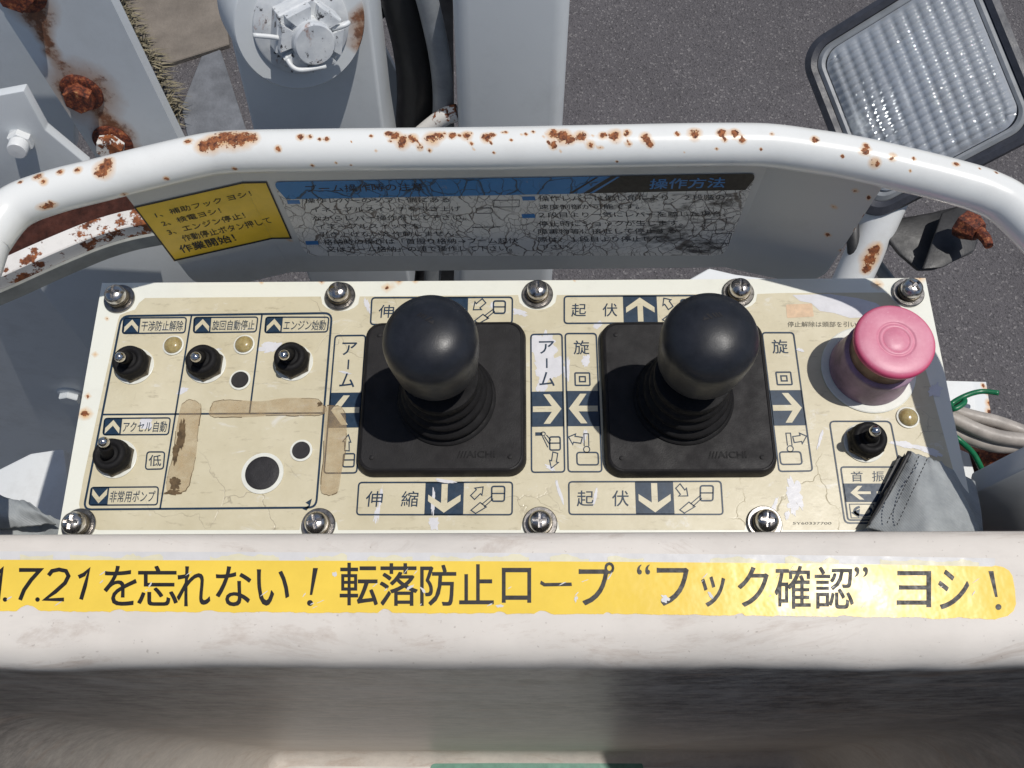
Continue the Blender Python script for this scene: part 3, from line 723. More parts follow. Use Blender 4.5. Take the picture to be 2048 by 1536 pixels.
wide_label([(1128.6, 592.6), (1398, 591), (1402, 645), (1128.6, 646.7)], '起伏', True, 'up')
wide_label([(1137.6, 963.6), (1441.9, 962.5), (1446.2, 1028.7), (1138.3, 1028.7)], '起伏', False, 'down')
def tall_label(q, kind, right, pict):
    d = Draw(S2); d.stroke(rquad(*q, 7), 3.2, True); b = subq(q, 0, .415, 1, .67); d.poly(b); d.obj('direction_label', M['navy'], film)
    a = Draw(S3); a.poly([lerpq(b, u, v) for u, v in rot_arr(1 if right else 3)]); a.obj('arrow', M['film'], film)
    t = Draw(S2)
    def ch(c, u0, v0, u1, v1, bo=.008): t.text(c, lerpq(q, u0, v0), lerpq(q, u1, v0), lerpq(q, u0, v1), bo)
    if kind == 'arm':
        ch('ア', .26, .05, .74, .14, .016); t.stroke([lerpq(q, .5, .175), lerpq(q, .5, .245)], 3.2); ch('ム', .26, .275, .74, .375, .016)
    else:
        ch('旋', .26, .05, .76, .15)
        t.stroke(rquad(*subq(q, .28, .285, .74, .375), 2), 3, True); t.stroke(subq(q, .42, .312, .6, .348), 2.8, True)
    t.obj('lettering', M['navy'], film)
    p = Draw(S2); L = lambda u, v: lerpq(q, u, v)
    if pict in ('arm_l', 'arm_r'):
        if pict == 'arm_r':
            p.poly([L(.12, .71), L(.34, .71), L(.34, .735), L(.12, .735)]); p.stroke([L(.36 + .07 * cos(a_), .722 + .014 * sin(a_)) for a_ in [k * pi / 5 for k in range(10)]], 1.8, True)
            p.stroke([L(.4, .74), L(.56, .8)], 2); p.stroke([L(.46, .73), L(.6, .77)], 2); p.stroke([L(.34, .74), L(.5, .82)], 2)
            p.stroke(rquad(*subq(q, .56, .745, .88, .84), 4), 3, True); p.stroke([L(.56, .79), L(.88, .79)], 2.6)
            x, y = L(.66, .915); arrow_outline(p, x, y, 32, 18, radians(105), bend=.25)
        else:
            x, y = L(.66, .78); arrow_outline(p, x, y, 32, 16, radians(-85), bend=.25)
            p.stroke(rquad(*subq(q, .56, .86, .9, .955), 4), 3, True); p.stroke([L(.56, .905), L(.9, .905)], 2.6)
    else:
        s = 1 if pict == 'turn_r' else -1; c = .42 if s > 0 else .57
        p.stroke(rquad(*subq(q, c - .34 if s > 0 else c - .3, .86, c + .3 if s > 0 else c + .34, .95), 6), 3, True)
        x, y = L(c, .838); p.stroke([(x + 6.2 * cos(k * pi / 6), y + 6.2 * sin(k * pi / 6)) for k in range(12)], 2, True)
        p.stroke([L(c - .07, .815), L(c - .07, .725), L(c + .07, .725), L(c + .07, .815)], 2)
        x, y = L(c + s * .34, .76); arrow_outline(p, x, y, 27, 22, radians(-15 if s > 0 else -165), bend=-.25 * s)
    p.obj('pictogram', M['navy'], film)
tall_label([(670.4, 671.4), (731.3, 670.7), (713.4, 945.7), (647.9, 946.4)], 'arm', False, 'arm_l')
tall_label([(1061.8, 668.9), (1124, 667.8), (1129.4, 943.9), (1063.2, 944.6)], 'arm', True, 'arm_r')
tall_label([(1130.4, 667), (1192.4, 667), (1203.8, 943.5), (1136.5, 943.5)], 'turn', False, 'turn_l')
tall_label([(1524.3, 665.3), (1586.9, 665.3), (1625.2, 941.7), (1558.3, 942.8)], 'turn', True, 'turn_r')
# neck swing box on the right
d = Draw(S2); d.stroke(rquad((1659, 842.6), (1781, 842.6), (1822, 1046), (1690, 1046), 10), 3.2, True)
qn = [(1681.6, 934), (1800, 934), (1818, 1040), (1696, 1040)]
d.stroke(rquad(*qn, 6), 3.2, True); d.poly(subq(qn, 0, .31, 1, .66)); d.obj('direction_label', M['navy'], film)
a = Draw(S3)
for u0, k in ((.08, 3), (.52, 1)): bq = subq(qn, u0, .33, u0 + .38, .64); a.poly([lerpq(bq, u, v) for u, v in rot_arr(k)])
a.obj('arrow', M['film'], film)
t = Draw(S2); t.tbox('首', 1703, 943, 1726, 963, .006, -1); t.tbox('振', 1745, 942, 1769, 963, .004, -1); t.obj('lettering', M['navy'], film)
p = Draw(S2); q2 = subq(qn, .06, .7, .46, .96); p.stroke(q2, 1.8, True)
x, y = lerpq(q2, .52, .5); p.stroke([(x + 17 * cos(k * pi / 8), y + 9 * sin(k * pi / 8)) for k in range(-2, 12)], 5); p.poly([(x - 24, y + 3), (x - 6, y - 4), (x - 8, y + 13)]); p.obj('pictogram', M['navy'], film)
t = Draw(S2); t.tbox('停止解除は頭部を引いて', 1575, 643, 1726, 654, .004); t.obj('lettering', M['ink_faded'], film)
t = Draw(S2); t.tbox('5Y60337700', 1586, 1044, 1663, 1049, .01); t.obj('lettering', M['ink_faded'], film)

# ---- screws
def cross_head():
    b = MB(); b.lathe([(.0052, .0042), (.0055, .0046), (.0055, .0064), (.0052, .0074), (.0044, .0085), (.0031, .0093), (.0015, .0097), (.0003, .0098)], 40)
    h = b.data('screw', M['head'])
    c = MB(); c.box((0, 0, .0094), .0062, .0011, .0042); c.box((0, 0, .0094), .0011, .0062, .0042)
    k = MB(); k.lathe([(.0004, .0066), (.0017, .0102)], 12)
    oh = bpy.data.objects.new('h', h); COL.objects.link(oh)
    for src in (c, k):
        # boxes overlap: cut one after the other
        pass
    cutters = []
    for dims in ((.0072, .0017), (.0017, .0072)):
        q = MB(); q.box((0, 0, .0094), dims[0], dims[1], .0042); cutters.append(q.data('c', M['chrome']))
    cutters.append(k.data('c', M['chrome']))
    tmp = []
    for m in cutters:
        oc = bpy.data.objects.new('c', m); COL.objects.link(oc); md = oh.modifiers.new('b', 'BOOLEAN'); md.object = oc; md.operation = 'DIFFERENCE'; md.solver = 'EXACT'; tmp.append(oc)
    dg = bpy.context.evaluated_depsgraph_get(); r = bpy.data.meshes.new_from_object(oh.evaluated_get(dg))
    for o in tmp + [oh]: bpy.data.objects.remove(o)
    r.polygons.foreach_set('use_smooth', [True] * len(r.polygons)); r.set_sharp_from_angle(angle=radians(32)); r.name = 'screw'; return r
SH = cross_head()
wb = MB(); wb.lathe([(.0079, .0), (.0083, .0004), (.0083, .0012), (.0079, .0016), (.0034, .0016)], 40); WA = wb.data('washer', M['steel'], auto=40)
sb = MB(); sb.lathe([(.0034, .0017), (.0057, .0017), (.0060, .0022), (.0060, .0032), (.0057, .0038), (.0034, .0042)], 36); SW = sb.data('spring_washer', M['nut'], auto=40)
for i, (x, y) in enumerate(SCREWS):
    o = place('screw', SH, cp, P(x, y, .0001), (0, 0, random.uniform(-.25, .25) + (.6 if i in (4,) else 0)))
    sub('washer', WA, o); sub('spring_washer', SW, o, rot=(0, 0, random.uniform(0, 6)))

# ---- toggle switches
rb = MB(); rb.lathe([(.0098, .0), (.0101, .0002), (.0101, .0004), (.0097, .0006), (.0004, .0006)], 40); RING = rb.data('base_ring', M['hole_white'])
nb_ = MB(); nb_.ngon(.0096, 6, .0006, .0032, None, 0, .0004); NUT = nb_.data('nut', M['nut'], auto=25)
tb = MB(); tb.lathe([(.0084, .0032), (.0089, .0040), (.0089, .0052), (.0085, .0064), (.0082, .0070), (.0083, .0078), (.0080, .0090), (.0072, .0099), (.0062, .0102), (.0052, .0098), (.0046, .0090), (.0042, .0088), (.0034, .0096)], 40); BOOT = tb.data('toggle_switch', M['boot'], smooth=True)
lv = MB(); lv.lathe([(.0036, -.003), (.0032, .001), (.0028, .006), (.0026, .0078)], 24); SLV = lv.data('sleeve', M['boot'], smooth=True)
tipb = MB(); tipb.lathe([(.0017, .0066), (.0019, .009), (.0023, .0102), (.0026, .0114), (.0026, .0124), (.0023, .0136), (.0015, .0145), (.0003, .0149)], 28); TIP = tipb.data('lever', M['chrome'], smooth=True)
for x, y, tx_, ty_ in ((270, 733, 238, 713), (414, 731, 390, 713), (588, 726, 567, 709), (234, 918, 206, 883), (1728, 886, 1751, 861)):
    pos = P(x, y, .0003); o = place('toggle_switch', BOOT, cp, pos)
    sub('base_ring', RING, o); sub('nut', NUT, o, rot=(0, 0, .5))
    tip = P(tx_, ty_, .0235); dv = (tip - pos - Vector((0, 0, .0115))).normalized(); e = dv.to_track_quat('Z', 'Y').to_euler()
    sub('sleeve', SLV, o, (0, 0, .0108), e); sub('lever', TIP, o, (0, 0, .0108), e)
# ---- indicator lamps, blanking plugs
lb = MB(); lb.lathe([(.0046, .0002), (.0047, .0008), (.0044, .0018), (.0036, .0028), (.0024, .0034), (.0003, .0037)], 32); LMP = lb.data('indicator_lamp', M['amber'], smooth=True)
l2 = MB(); l2.lathe([(.0056, 0), (.0056, .0006), (.0048, .0008)], 32, cap=False); LRG = l2.data('ring', M['hole_white'])
for x, y in ((347.3, 691.3), (488.9, 689.8), (1815, 835.5)):
    o = place('indicator_lamp', LMP, cp, P(x, y, .0003)); sub('ring', LRG, o)
def plug(x, y, r, rr):
    pos = P(x, y, .0003); k = 1 / 4000
    a = MB(); a.lathe([(r * k, 0.0003), (r * k, .0009), (r * k * .93, .0012), (r * k * .5, .0011), (.0002, .0011)], 40)
    b = MB(); b.lathe([(rr * k, 0), (rr * k, .0005), (r * k, .0006)], 40, cap=False)
    o = place('blanking_plug', a.data('blanking_plug', M['plug'], auto=40), cp, pos); sub('ring', b.data('ring', M['hole_white']), o)
plug(480.6, 760.4, 18, 22); plug(602.9, 901.3, 18, 22.5); plug(525.4, 946.8, 34, 42)

# ---- joysticks
def pad_mesh():
    b = MB(); L = []
    def loop(hx, hy, r, z, n=7):
        out = []
        for sx, sy, a0 in ((1, 1, 0), (-1, 1, 90), (-1, -1, 180), (1, -1, 270)):
            for k in range(n + 1):
                a = radians(a0 + 90 * k / n); out.append(Vector((sx * (hx - r) + r * cos(a), sy * (hy - r) + r * sin(a), z)))
        return out
    for hx, hy, r, z in ((.0418, .0412, .0085, .0), (.0420, .0414, .0085, .001), (.0412, .0405, .008, .0052), (.0402, .0396, .0072, .0064), (.0396, .0390, .007, .0066), (.0393, .0387, .007, .0062)):
        lp = loop(hx, hy, r, z); L.append(lp)
    n = len(L[0])
    for lp in L: b.v += lp
    for j in range(len(L) - 1):
        for i in range(n): b.f.append((j * n + i, j * n + (i + 1) % n, (j + 1) * n + (i + 1) % n, (j + 1) * n + i))
    b.f.append(tuple((len(L) - 1) * n + i for i in range(n)))
    for x, y in ((-.034, .033), (-.034, -.033), (.034, -.033)): b.lathe([(.0011, .006), (.0011, .0068), (.0004, .007)], 12, Matrix.Translation((x, y, 0)))
    return b.data('joystick', M['pad'], auto=35)
PAD = pad_mesh()
bb = MB(); bb.lathe([(.0248, .0060), (.0250, .0072), (.0240, .0082), (.0228, .0084), (.0232, .0102), (.0236, .0112), (.0228, .0128), (.0208, .0134), (.0196, .0146), (.0210, .0168), (.0212, .0182), (.0200, .0196), (.0186, .0204), (.0178, .0218), (.0192, .0240), (.0192, .0256), (.0180, .0268), (.0170, .0278), (.0168, .0292), (.0180, .0312), (.0184, .0352), (.0178, .0362), (.0100, .0364), (.0085, .0350), (.0080, .054)], 72); BEL = bb.data('boot', M['boot'], auto=50)
KP = [(.0090, .0530), (.0178, .0530), (.0187, .0535), (.0191, .0548), (.0198, .0620), (.0204, .0690), (.0206, .0740), (.0205, .0774), (.0200, .0800), (.0190, .0825), (.0174, .0848), (.0152, .0867), (.0124, .0881), (.0094, .0891), (.0062, .0898), (.0030, .0902), (.0003, .0903)]
kb = MB(); kb.lathe(KP, 80); KNB = kb.data('knob', M['knob'], auto=60)
def knob_z(r):
    for (r0, z0), (r1, z1) in zip(KP[8:], KP[9:]):
        if r1 <= r <= r0: return z0 + (z1 - z0) * (r0 - r) / (r0 - r1 + 1e-9)
    return .0903
def emblem(flip):
    b = MB()
    for k in range(3):
        x = -.0042 + k * .0013; b.add([(x, -.0010, 0), (x + .0007, -.0010, 0), (x + .0016, .0012, 0), (x + .0009, .0012, 0)], [(0, 1, 2, 3)])
    b.add([(.0000, -.0012, 0), (.0010, -.0012, 0), (.0024, .0014, 0), (.0014, .0014, 0)], [(0, 1, 2, 3)]); b.add([(.0016, -.0012, 0), (.0042, -.0012, 0), (.0036, .0004, 0), (.0030, .0004, 0), (.0032, -.0004, 0), (.0018, -.0004, 0)], [(0, 1, 2, 3, 4, 5)])
    R_ = Matrix.Rotation(radians(-30 if not flip else 10), 3, 'Z'); out = []
    for v in b.v:
        q = R_ @ (Vector((-v.x if flip else v.x, v.y, 0))) + Vector((-.0005 if not flip else -.001, .0045, 0)); out.append((q.x, q.y, knob_z(sqrt(q.x ** 2 + q.y ** 2)) + .00012))
    b.v = out; return b.data('emblem', M['ink'], recalc=False)
TXT = glyph('///AICHI', .02)
def pad_text():
    b = MB(); vs = [Vector((.008 + x * .0185, -.0335 + y * .0036, .0064)) for x, y in TXT[0]]; b.add(vs, TXT[1]); return b.data('embossed_lettering', M['boot'], recalc=False)
PT = pad_text()
for i, (x, y, px0, px1) in enumerate(((893, 798, 0, 0), (1366, 796, 0, 0))):
    pos = P(x, y, .006); pos.z = 0; padc = (P(716, 955) + P(1057, 955) + P(735, 650) + P(1046, 650)) / 4 if i == 0 else (P(1212, 955) + P(1552, 955) + P(1198, 650) + P(1520, 650)) / 4
    padc.z = .0001; o = place('joystick', PAD, cp, padc); o['label'] = 'black joystick whose knob emblem slants down right' if i == 0 else 'black joystick beside the swing labels and red button'
    off = pos - padc; off.z = 0
    sub('boot', BEL, o, off); k = sub('knob', KNB, o, off); sub('embossed_lettering', PT, o)
    k2 = sub('emblem', emblem(bool(i)), o, off)
# ---- emergency stop
ep = P(1736, 739, .0003)
cb_ = MB(); cb_.lathe([(.0198, .0006), (.0200, .0016), (.0193, .0060), (.0186, .0120), (.0182, .0170), (.0184, .0195), (.0178, .0202), (.0150, .0204)], 64); COLR = cb_.data('emergency_stop', M['collar'], auto=50)
o = place('emergency_stop', COLR, cp, ep); o['label'] = 'faded pink mushroom stop button on purple collar'
b = MB(); b.lathe([(.0236, 0), (.0238, .0004), (.0232, .0007), (.018, .0007)], 64); sub('base_ring', b.data('base_ring', M['hole_white']), o)
b = MB(); b.lathe([(.0160, .0200), (.0163, .0208), (.0156, .0250), (.0152, .0308)], 64); sub('neck', b.data('neck', M['neck'], auto=50), o)
b = MB(); b.lathe([(.0150, .0305), (.0168, .0307), (.0180, .0314), (.0187, .0326), (.0189, .0340), (.0187, .0352), (.0180, .0361), (.0166, .0367), (.0138, .0371), (.0096, .0373), (.0090, .0372), (.0087, .0368), (.0081, .0368), (.0078, .0371), (.0066, .0372), (.0061, .0368), (.0057, .0371), (.0020, .0373), (.0003, .0373)], 72); sub('cap', b.data('cap', M['pink'], auto=70), o)

# ================================================================== GUARD RAIL with its notice plate
HR = .085
gr = thing('guard_rail', 'rust spotted white tube guard rail with notice plate behind the controls', 'guard rail', (0, .24, -.03))
def resample(pts, step):
    out = [pts[0]]; acc = 0
    for a, b in zip(pts, pts[1:]):
        L = (b - a).length; t = step - acc
        while t <= L: out.append(a + (b - a) * (t / L)); t += step
        acc = (acc + L) % step
    return out
rp = [P(x, y, HR) for x, y in ((-40, 520), (-18, 470), (28, 416), (100, 386), (200, 360), (300, 335), (400, 312), (450, 305), (520, 302.5), (700, 300), (1000, 297), (1348, 290.5), (1480, 289.5), (1545, 292), (1620, 302), (1700, 315), (1800, 337), (1900, 362), (1975, 386), (2035, 424))]
rp = [Vector((rp[0].x - .006, rp[0].y - .10, .055)), Vector((rp[0].x - .005, rp[0].y - .06, HR - .004))] + rp + [Vector((.2265, .178, HR)), Vector((.231, .15, HR)), Vector((.233, .12, HR - .004)), Vector((.234, .07, .056))]
rp = resample(catmull(rp, 14), .0011)
tb_ = MB(); tb_.tube(rp, .0096, 44); rail = tb_.obj('tube', M['rail'], gr, smooth=True)
_r = random.Random(5)
spots_attr(rail, [(x_, 262 + (abs(x_ - 1000) / 1000) ** 2 * 40 * (x_ > 1480 or x_ < 430) + 3 + _r.random() ** 1.6 * 40, _r.uniform(1.5, 4.5), _r.uniform(.7, 1.6), _r.choice((.2, .3, 1))) for x_ in [_r.gauss(1080, 260) for _ in range(44)] if 540 < x_ < 1520] + [(408, 290, 13), (425, 284, 17), (445, 279, 18), (465, 276, 19), (485, 275, 18), (503, 277, 12), (378, 283, 7), (208, 338, 15), (216, 326, 11), (198, 350, 9), (158, 342, 7), (120, 345, 7), (75, 352, 9), (87, 362, 7), (40, 364, 5), (555, 299, 6), (468, 337, 5), (332, 357, 5),
    (600, 275, 7), (620, 272, 5), (655, 280, 5), (640, 276, 4), (625, 330, 4), (670, 328, 3), (740, 272, 4), (775, 268, 7), (790, 272, 10), (806, 280, 12), (825, 274, 9), (865, 274, 13), (880, 270, 9), (905, 272, 7), (935, 268, 9), (972, 273, 9), (985, 270, 6), (1010, 264, 4), (1050, 270, 4), (1065, 262, 4), (1105, 267, 11), (1125, 272, 14), (1143, 276, 9), (1163, 270, 10), (1105, 290, 7), (1180, 290, 7), (1203, 270, 7), (1230, 272, 12), (1292, 276, 9), (1302, 290, 7), (1255, 263, 7), (1356, 266, 5), (1390, 266, 11), (1446, 267, 9), (1451, 280, 5), (1470, 266, 9), (1482, 280, 7), (1545, 270, 4, 1, .25),
    (1630, 280, 7), (1732, 291, 6), (1731, 302, 7, 1.4), (1750, 326, 9, 1, .22), (1786, 316, 7, 1, .3), (1685, 313, 3.5), (1826, 317, 4), (1910, 330, 5, 1.3), (1520, 300, 3), (95, 414, 7, 3), (100, 402, 4), (700, 330, 3, 1, .25), (860, 300, 4), (1235, 324, 3), (1412, 346, 3), (1820, 344, 3), (838, 294, 6, 1, .25), (1990, 345, 4), (1960, 338, 3), (250, 388, 6, 1, .25), (1355, 333, 3)])
# notice plate: three facets under the tube
YT = (P(1000, 297, HR)).y + .002; XLb = PL(487, 366, (Vector((0, YT, 0)), Vector((0, -1, 0)))).x; XRb = PL(1528, 350, (Vector((0, YT, 0)), Vector((0, -1, 0)))).x
AL, AR = radians(14), radians(15)
plC = (Vector((0, YT, 0)), Vector((0, -1, 0)))
plL = (Vector((XLb, YT, 0)), Vector((sin(AL), -cos(AL), 0))); plR = (Vector((XRb, YT, 0)), Vector((-sin(AR), -cos(AR), 0)))
def signp(off):
    def f(x, y):
        c = PL(x, y, plC)
        pl = plL if c.x < XLb else (plR if c.x > XRb else plC)
        return PL(x, y, (pl[0] + pl[1] * off, pl[1]))
    return f
eL = PL(268, 412, plL); eR = PL(1762, 378, plR)
plan = []
for k in range(13): t = k / 12; plan.append((eL.x + (XLb - eL.x) * t, eL.y + (YT - eL.y) * t))
for k in range(1, 41): plan.append((XLb + (XRb - XLb) * k / 40, YT))
for k in range(1, 15): t = k / 14; plan.append((XRb + (eR.x - XRb) * t, YT + (eR.y - YT) * t))
ss = [0]
for (a, b), (c, d_) in zip(plan, plan[1:]): ss.append(ss[-1] + sqrt((a - c) ** 2 + (b - d_) ** 2))
def refine(plan, ss, e):
    return plan
vs = []; fs = []; NR = 22; ztop = HR - .004; zb0 = -.0315; rcor = .02
extra = [rcor * (1 - cos(radians(90 * k / 6))) for k in range(1, 7)]
def at_s(s):
    for i in range(len(ss) - 1):
        if ss[i] <= s <= ss[i + 1] + 1e-9:
            t = (s - ss[i]) / (ss[i + 1] - ss[i]); return (plan[i][0] + (plan[i + 1][0] - plan[i][0]) * t, plan[i][1] + (plan[i + 1][1] - plan[i][1]) * t)
    return plan[-1]
S_ = sorted(set([0.0, ss[12], ss[52], ss[-1]] + extra + [ss[-1] - e for e in extra] + [ss[-1] * k / 70 for k in range(71)]))
for s in S_:
    x, y = at_s(s); e = min(s, ss[-1] - s); zb = zb0 if e >= rcor else zb0 + rcor - sqrt(max(0, rcor ** 2 - (rcor - e) ** 2))
    for j in range(NR + 1): vs.append(Vector((x, y, ztop + (zb - ztop) * j / NR)))
nS = len(S_)
for i in range(nS - 1):
    for j in range(NR): a = i * (NR + 1) + j; fs.append((a, a + 1, a + NR + 2, a + NR + 1))
k0 = len(vs); vs += [v + Vector((0, .0022, 0)) for v in vs]; fs += [tuple(reversed([i + k0 for i in f])) for f in fs]
ring = [j for j in range(NR + 1)] + [i * (NR + 1) + NR for i in range(1, nS)] + [(nS - 1) * (NR + 1) + j for j in range(NR - 1, -1, -1)]
for a, b in zip(ring, ring[1:]): fs.append((a, b, b + k0, a + k0))
M['plate_shaded'] = worn_paint('shaded_plate_paint', lin(202, 201, 196), .42, amount=.2, nscale=260)  # greyer than the white paint: the operator's missing shade is put into the colour
npl = part('notice_plate', vs, fs, M['plate_shaded'], gr, recalc=True)
spots_attr(npl, [(275, 415, 5), (300, 470, 4, 1, .3), (340, 520, 4, 1, .3), (575, 484, 4, 1, .3), (1740, 400, 4), (1730, 430, 4), (1715, 465, 4), (1695, 505, 4, 1, .4), (1675, 420, 4, 1, .3), (1710, 380, 8, 1, .15), (1655, 475, 1.5)])
# yellow notice
yn = Draw(signp(.0002)); yn.poly([(268, 414), (485, 364.5), (544.5, 478), (348.5, 523)]); yn.poly([(485.2, 364.5), (533.6, 363.5), (584, 477.4), (544.7, 478)])
ynp = yn.obj('notice_sticker', M['yellow_dull'], gr, label='yellow black edged sticker with five handwritten style lines')
d = Draw(signp(.00035)); d.stroke([(269.5, 415), (485, 366), (532.5, 365), (582, 476.4), (545, 476.6), (349.5, 521)], 3, True); d.obj('border', M['ink'], ynp)
def c4(x, y): return (250 + x / 5.535, 350 + y / 5.535)
d = Draw(signp(.00035))
for t, tl, tr, bl, bo in (('1、補助フック ヨシ！', (318, 418), (1375, 172), (352, 476), .012), ('2、検電ヨシ！', (386, 515), (1035, 362), (425, 572), .012), ('3、エンジン停止！', (450, 606), (1300, 412), (492, 668), .012), ('作動停止ボタン押して', (612, 672), (1590, 462), (656, 740), .012), ('作業開始！', (580, 786), (1185, 650), (635, 866), .03)):
    d.text(t, c4(*tl), c4(*tr), c4(*bl), bo)
d.obj('lettering', M['ink'], ynp)
# instruction sticker
def inst(u, v):  # 0..1 across the sticker
    return lerpq([(546, 364), (1513, 347), (1450, 511), (612, 512)], u, v)
iv, if_ = quadgrid([(546, 364), (1513, 347), (1450, 511), (612, 512)], 90, 24, lambda x, y, u, v: signp(.0002)(x, y))
# round the corners by leaving out the outermost cells is too coarse: build the outline as one polygon over the grid region instead
ip = Draw(signp(.0002)); ip.poly(rquad((546, 364), (1513, 347), (1450, 511), (612, 512), 22))
isk = ip.obj('instruction_sticker', M['crackle'], gr, label='cracked white instruction sticker with blue and black heading bar')
def dirt_grid():
    v, f = quadgrid([inst(.004, .235), inst(.995, .235), inst(.985, .97), inst(.02, .97)], 100, 26, lambda x, y, u, w_: signp(.00028)(x, y)); return v, f
v_, f_ = dirt_grid(); cr = part('cracked_film', v_, f_, M['crackle'], isk)
spots_attr(cr, [(1330, 470, 60, 1.5, .6), (1400, 495, 50, 1.6, .6), (1300, 400, 60, 2.0, .25), (1450, 400, 40, 1.5, .45), (1380, 430, 60, 1.5, .3), (1120, 450, 60, 2, -.25), (980, 440, 60, 2, -.3), (850, 440, 40, 1, -.2)])
hb = Draw(signp(.00036)); hb.poly(rquad((546, 364), (1250, 352), (1185, 386), (565, 398), 14)[:12] + [inst(.665, .215), inst(.012, .235)]); hb.obj('heading_bar', M['crackle_blue'], isk)
hk = Draw(signp(.0004)); hk.poly([inst(.70, 0)] + rquad((1400, 349), (1513, 347), (1499, 380), (1400, 382), 14)[6:12] + [inst(.99, .2), inst(.64, .215)]); hk.obj('heading_bar', M['ink'], isk)
for u in (.668, .69, .712):
    hs = Draw(signp(.00046)); hs.poly([inst(u, .01), inst(u + .006, .01), inst(u - .045, .21), inst(u - .053, .21)]); hs.obj('heading_stripe', M['blue' if u > .67 else 'ink'], isk)
d = Draw(signp(.0005)); d.text('操作方法', (1302, 358), (1452, 355), (1298, 378), .03); d.obj('lettering', M['blue'], isk)
d = Draw(signp(.00046)); d.text('ブーム操作時の注意', (610, 370), (845, 366), (613, 385), .01); d.obj('lettering', M['ink_faded' if 0 else 'ink'], isk)
d = Draw(signp(.00036))
def cL(x, y): return (540 + x / 3.938, 340 + y / 3.938)
def cR(x, y): return (1000 + x / 3.793, 340 + y / 3.793)
for t, f_, x0, x1, y0, y1 in (('操作レバーのソフト側にある', cL, 270, 1410, 222, 262), ('イネーブルスイッチを引き上げ', cL, 320, 1500, 292, 332), ('ながらレバー操作をして下さい。', cL, 330, 1540, 360, 402), ('イネーブルスイッチを', cL, 362, 1180, 425, 465), ('引き上げないと作動しません。', cL, 385, 1480, 488, 528), ('格納時の操作は「首振り格納→ブーム起伏', cL, 415, 1950, 545, 588), ('又はアーム格納」の順で操作して下さい。', cL, 440, 1900, 605, 648),
        ('操作レバーは倒し角により、２段階の', cR, 290, 1700, 195, 238), ('速度制御が可能です。', cR, 290, 1050, 262, 300), ('２段目より一気にレバーを離した場合、', cR, 290, 1710, 322, 362), ('停止時にショックが生じます。', cR, 288, 1380, 388, 430), ('障害物等に接近して停止する', cR, 286, 1330, 448, 488), ('際は、１段目より停止して', cR, 286, 1220, 508, 548), ('下さい。', cR, 300, 545, 568, 602)):
    a = f_(x0, y0); b = f_(x1, y0 - 10 * (x1 - x0) / 1400); c = f_(x0 + 6, y1); d.text(t, a, b, c, .008)
d.stroke([cR(1560, 375), cR(1722, 372), cR(1700, 455), cR(1545, 458)], 1.2, True); d.stroke([cR(1612, 485), cR(1757, 480), cR(1735, 560), cR(1590, 562)], 1.2, True)
d.stroke([cL(1755, 240), cL(1965, 236), cL(1960, 290), cL(1760, 293)], 1.2, True); d.stroke(rquad(cL(1625, 300), cL(1750, 298), cL(1755, 340), cL(1620, 342), 5), 1.3, True); d.stroke([cL(1590, 452), cL(1815, 448)], 1.5)
d.obj('lettering', M['ink'], isk)
for f_, x, y in ((cL, 133, 238), (cL, 278, 560), (cR, 165, 202), (cR, 163, 335)):
    b = Draw(signp(.0004)); b.poly([f_(x, y), f_(x + 98, y - 2), f_(x + 106, y + 28), f_(x + 8, y + 30)]); b.obj('bullet_mark', M['blue'], isk)

# ================================================================== BOOM STRUCTURE BEHIND
def hexbolt(root, name, pos, axis, r, h, mat, wmat, flange=1.35, rot=.3, wz=.002):
    M4 = frame(pos, axis); b = MB()
    b.ngon(r, 6, wz, wz + h, M4, rot, r * .09); o = part(name, b.v, b.f, mat, root, auto=28, recalc=True)
    w_ = MB(); w_.lathe([(r * flange, -.001), (r * flange * 1.02, wz * .4), (r * flange * .94, wz * .9), (r * .9, wz * 1.3)], 36, M4); part('washer', w_.v, w_.f, wmat, o, auto=40, recalc=True)
    return o
# slanted strut with rusty bolts
SP = fp(.37, 13)
stt = thing('boom_strut', 'slanted light grey steel strut with rust streaked bolts', 'strut', PL(300, 300, SP))
v_, f_ = quadgrid([(-60, -75), (185, -75), (378, 320), (215, 350)], 60, 90, lambda x, y, u, v: PL(x, y, SP), .009, SP[1])
so_ = part('strut_plate', v_, f_, M['grey_paint'], stt, recalc=True)
spots_attr(so_, [(62, 14, 34, 1, .8), (70, 30, 26), (78, 45, 20), (84, 60, 17), (90, 75, 14), (96, 88, 11, 1, .5), (104, 105, 14, 1, .18), (118, 128, 14, 1, .1), (140, 150, 26, 1, .08), (165, 185, 50, 1, .12), (196, 215, 18, 1, .3), (205, 232, 20, 1, .4), (215, 250, 22, 1, .45), (228, 268, 28, 1, .4), (255, 300, 22, 1, .2)])
hexbolt(stt, 'bolt', PL(164, 184, SP), SP[1], .0090, .0085, M['rust'], M['rust'], 1.4, .35)
hexbolt(stt, 'bolt', PL(226, 283, SP), SP[1], .0090, .0085, M['rusty_paint'], M['rust'], 1.4, .1)
hexbolt(stt, 'bolt', PL(36, -26, SP), SP[1], .0100, .0085, M['rust'], M['rust'], 1.5, .6)
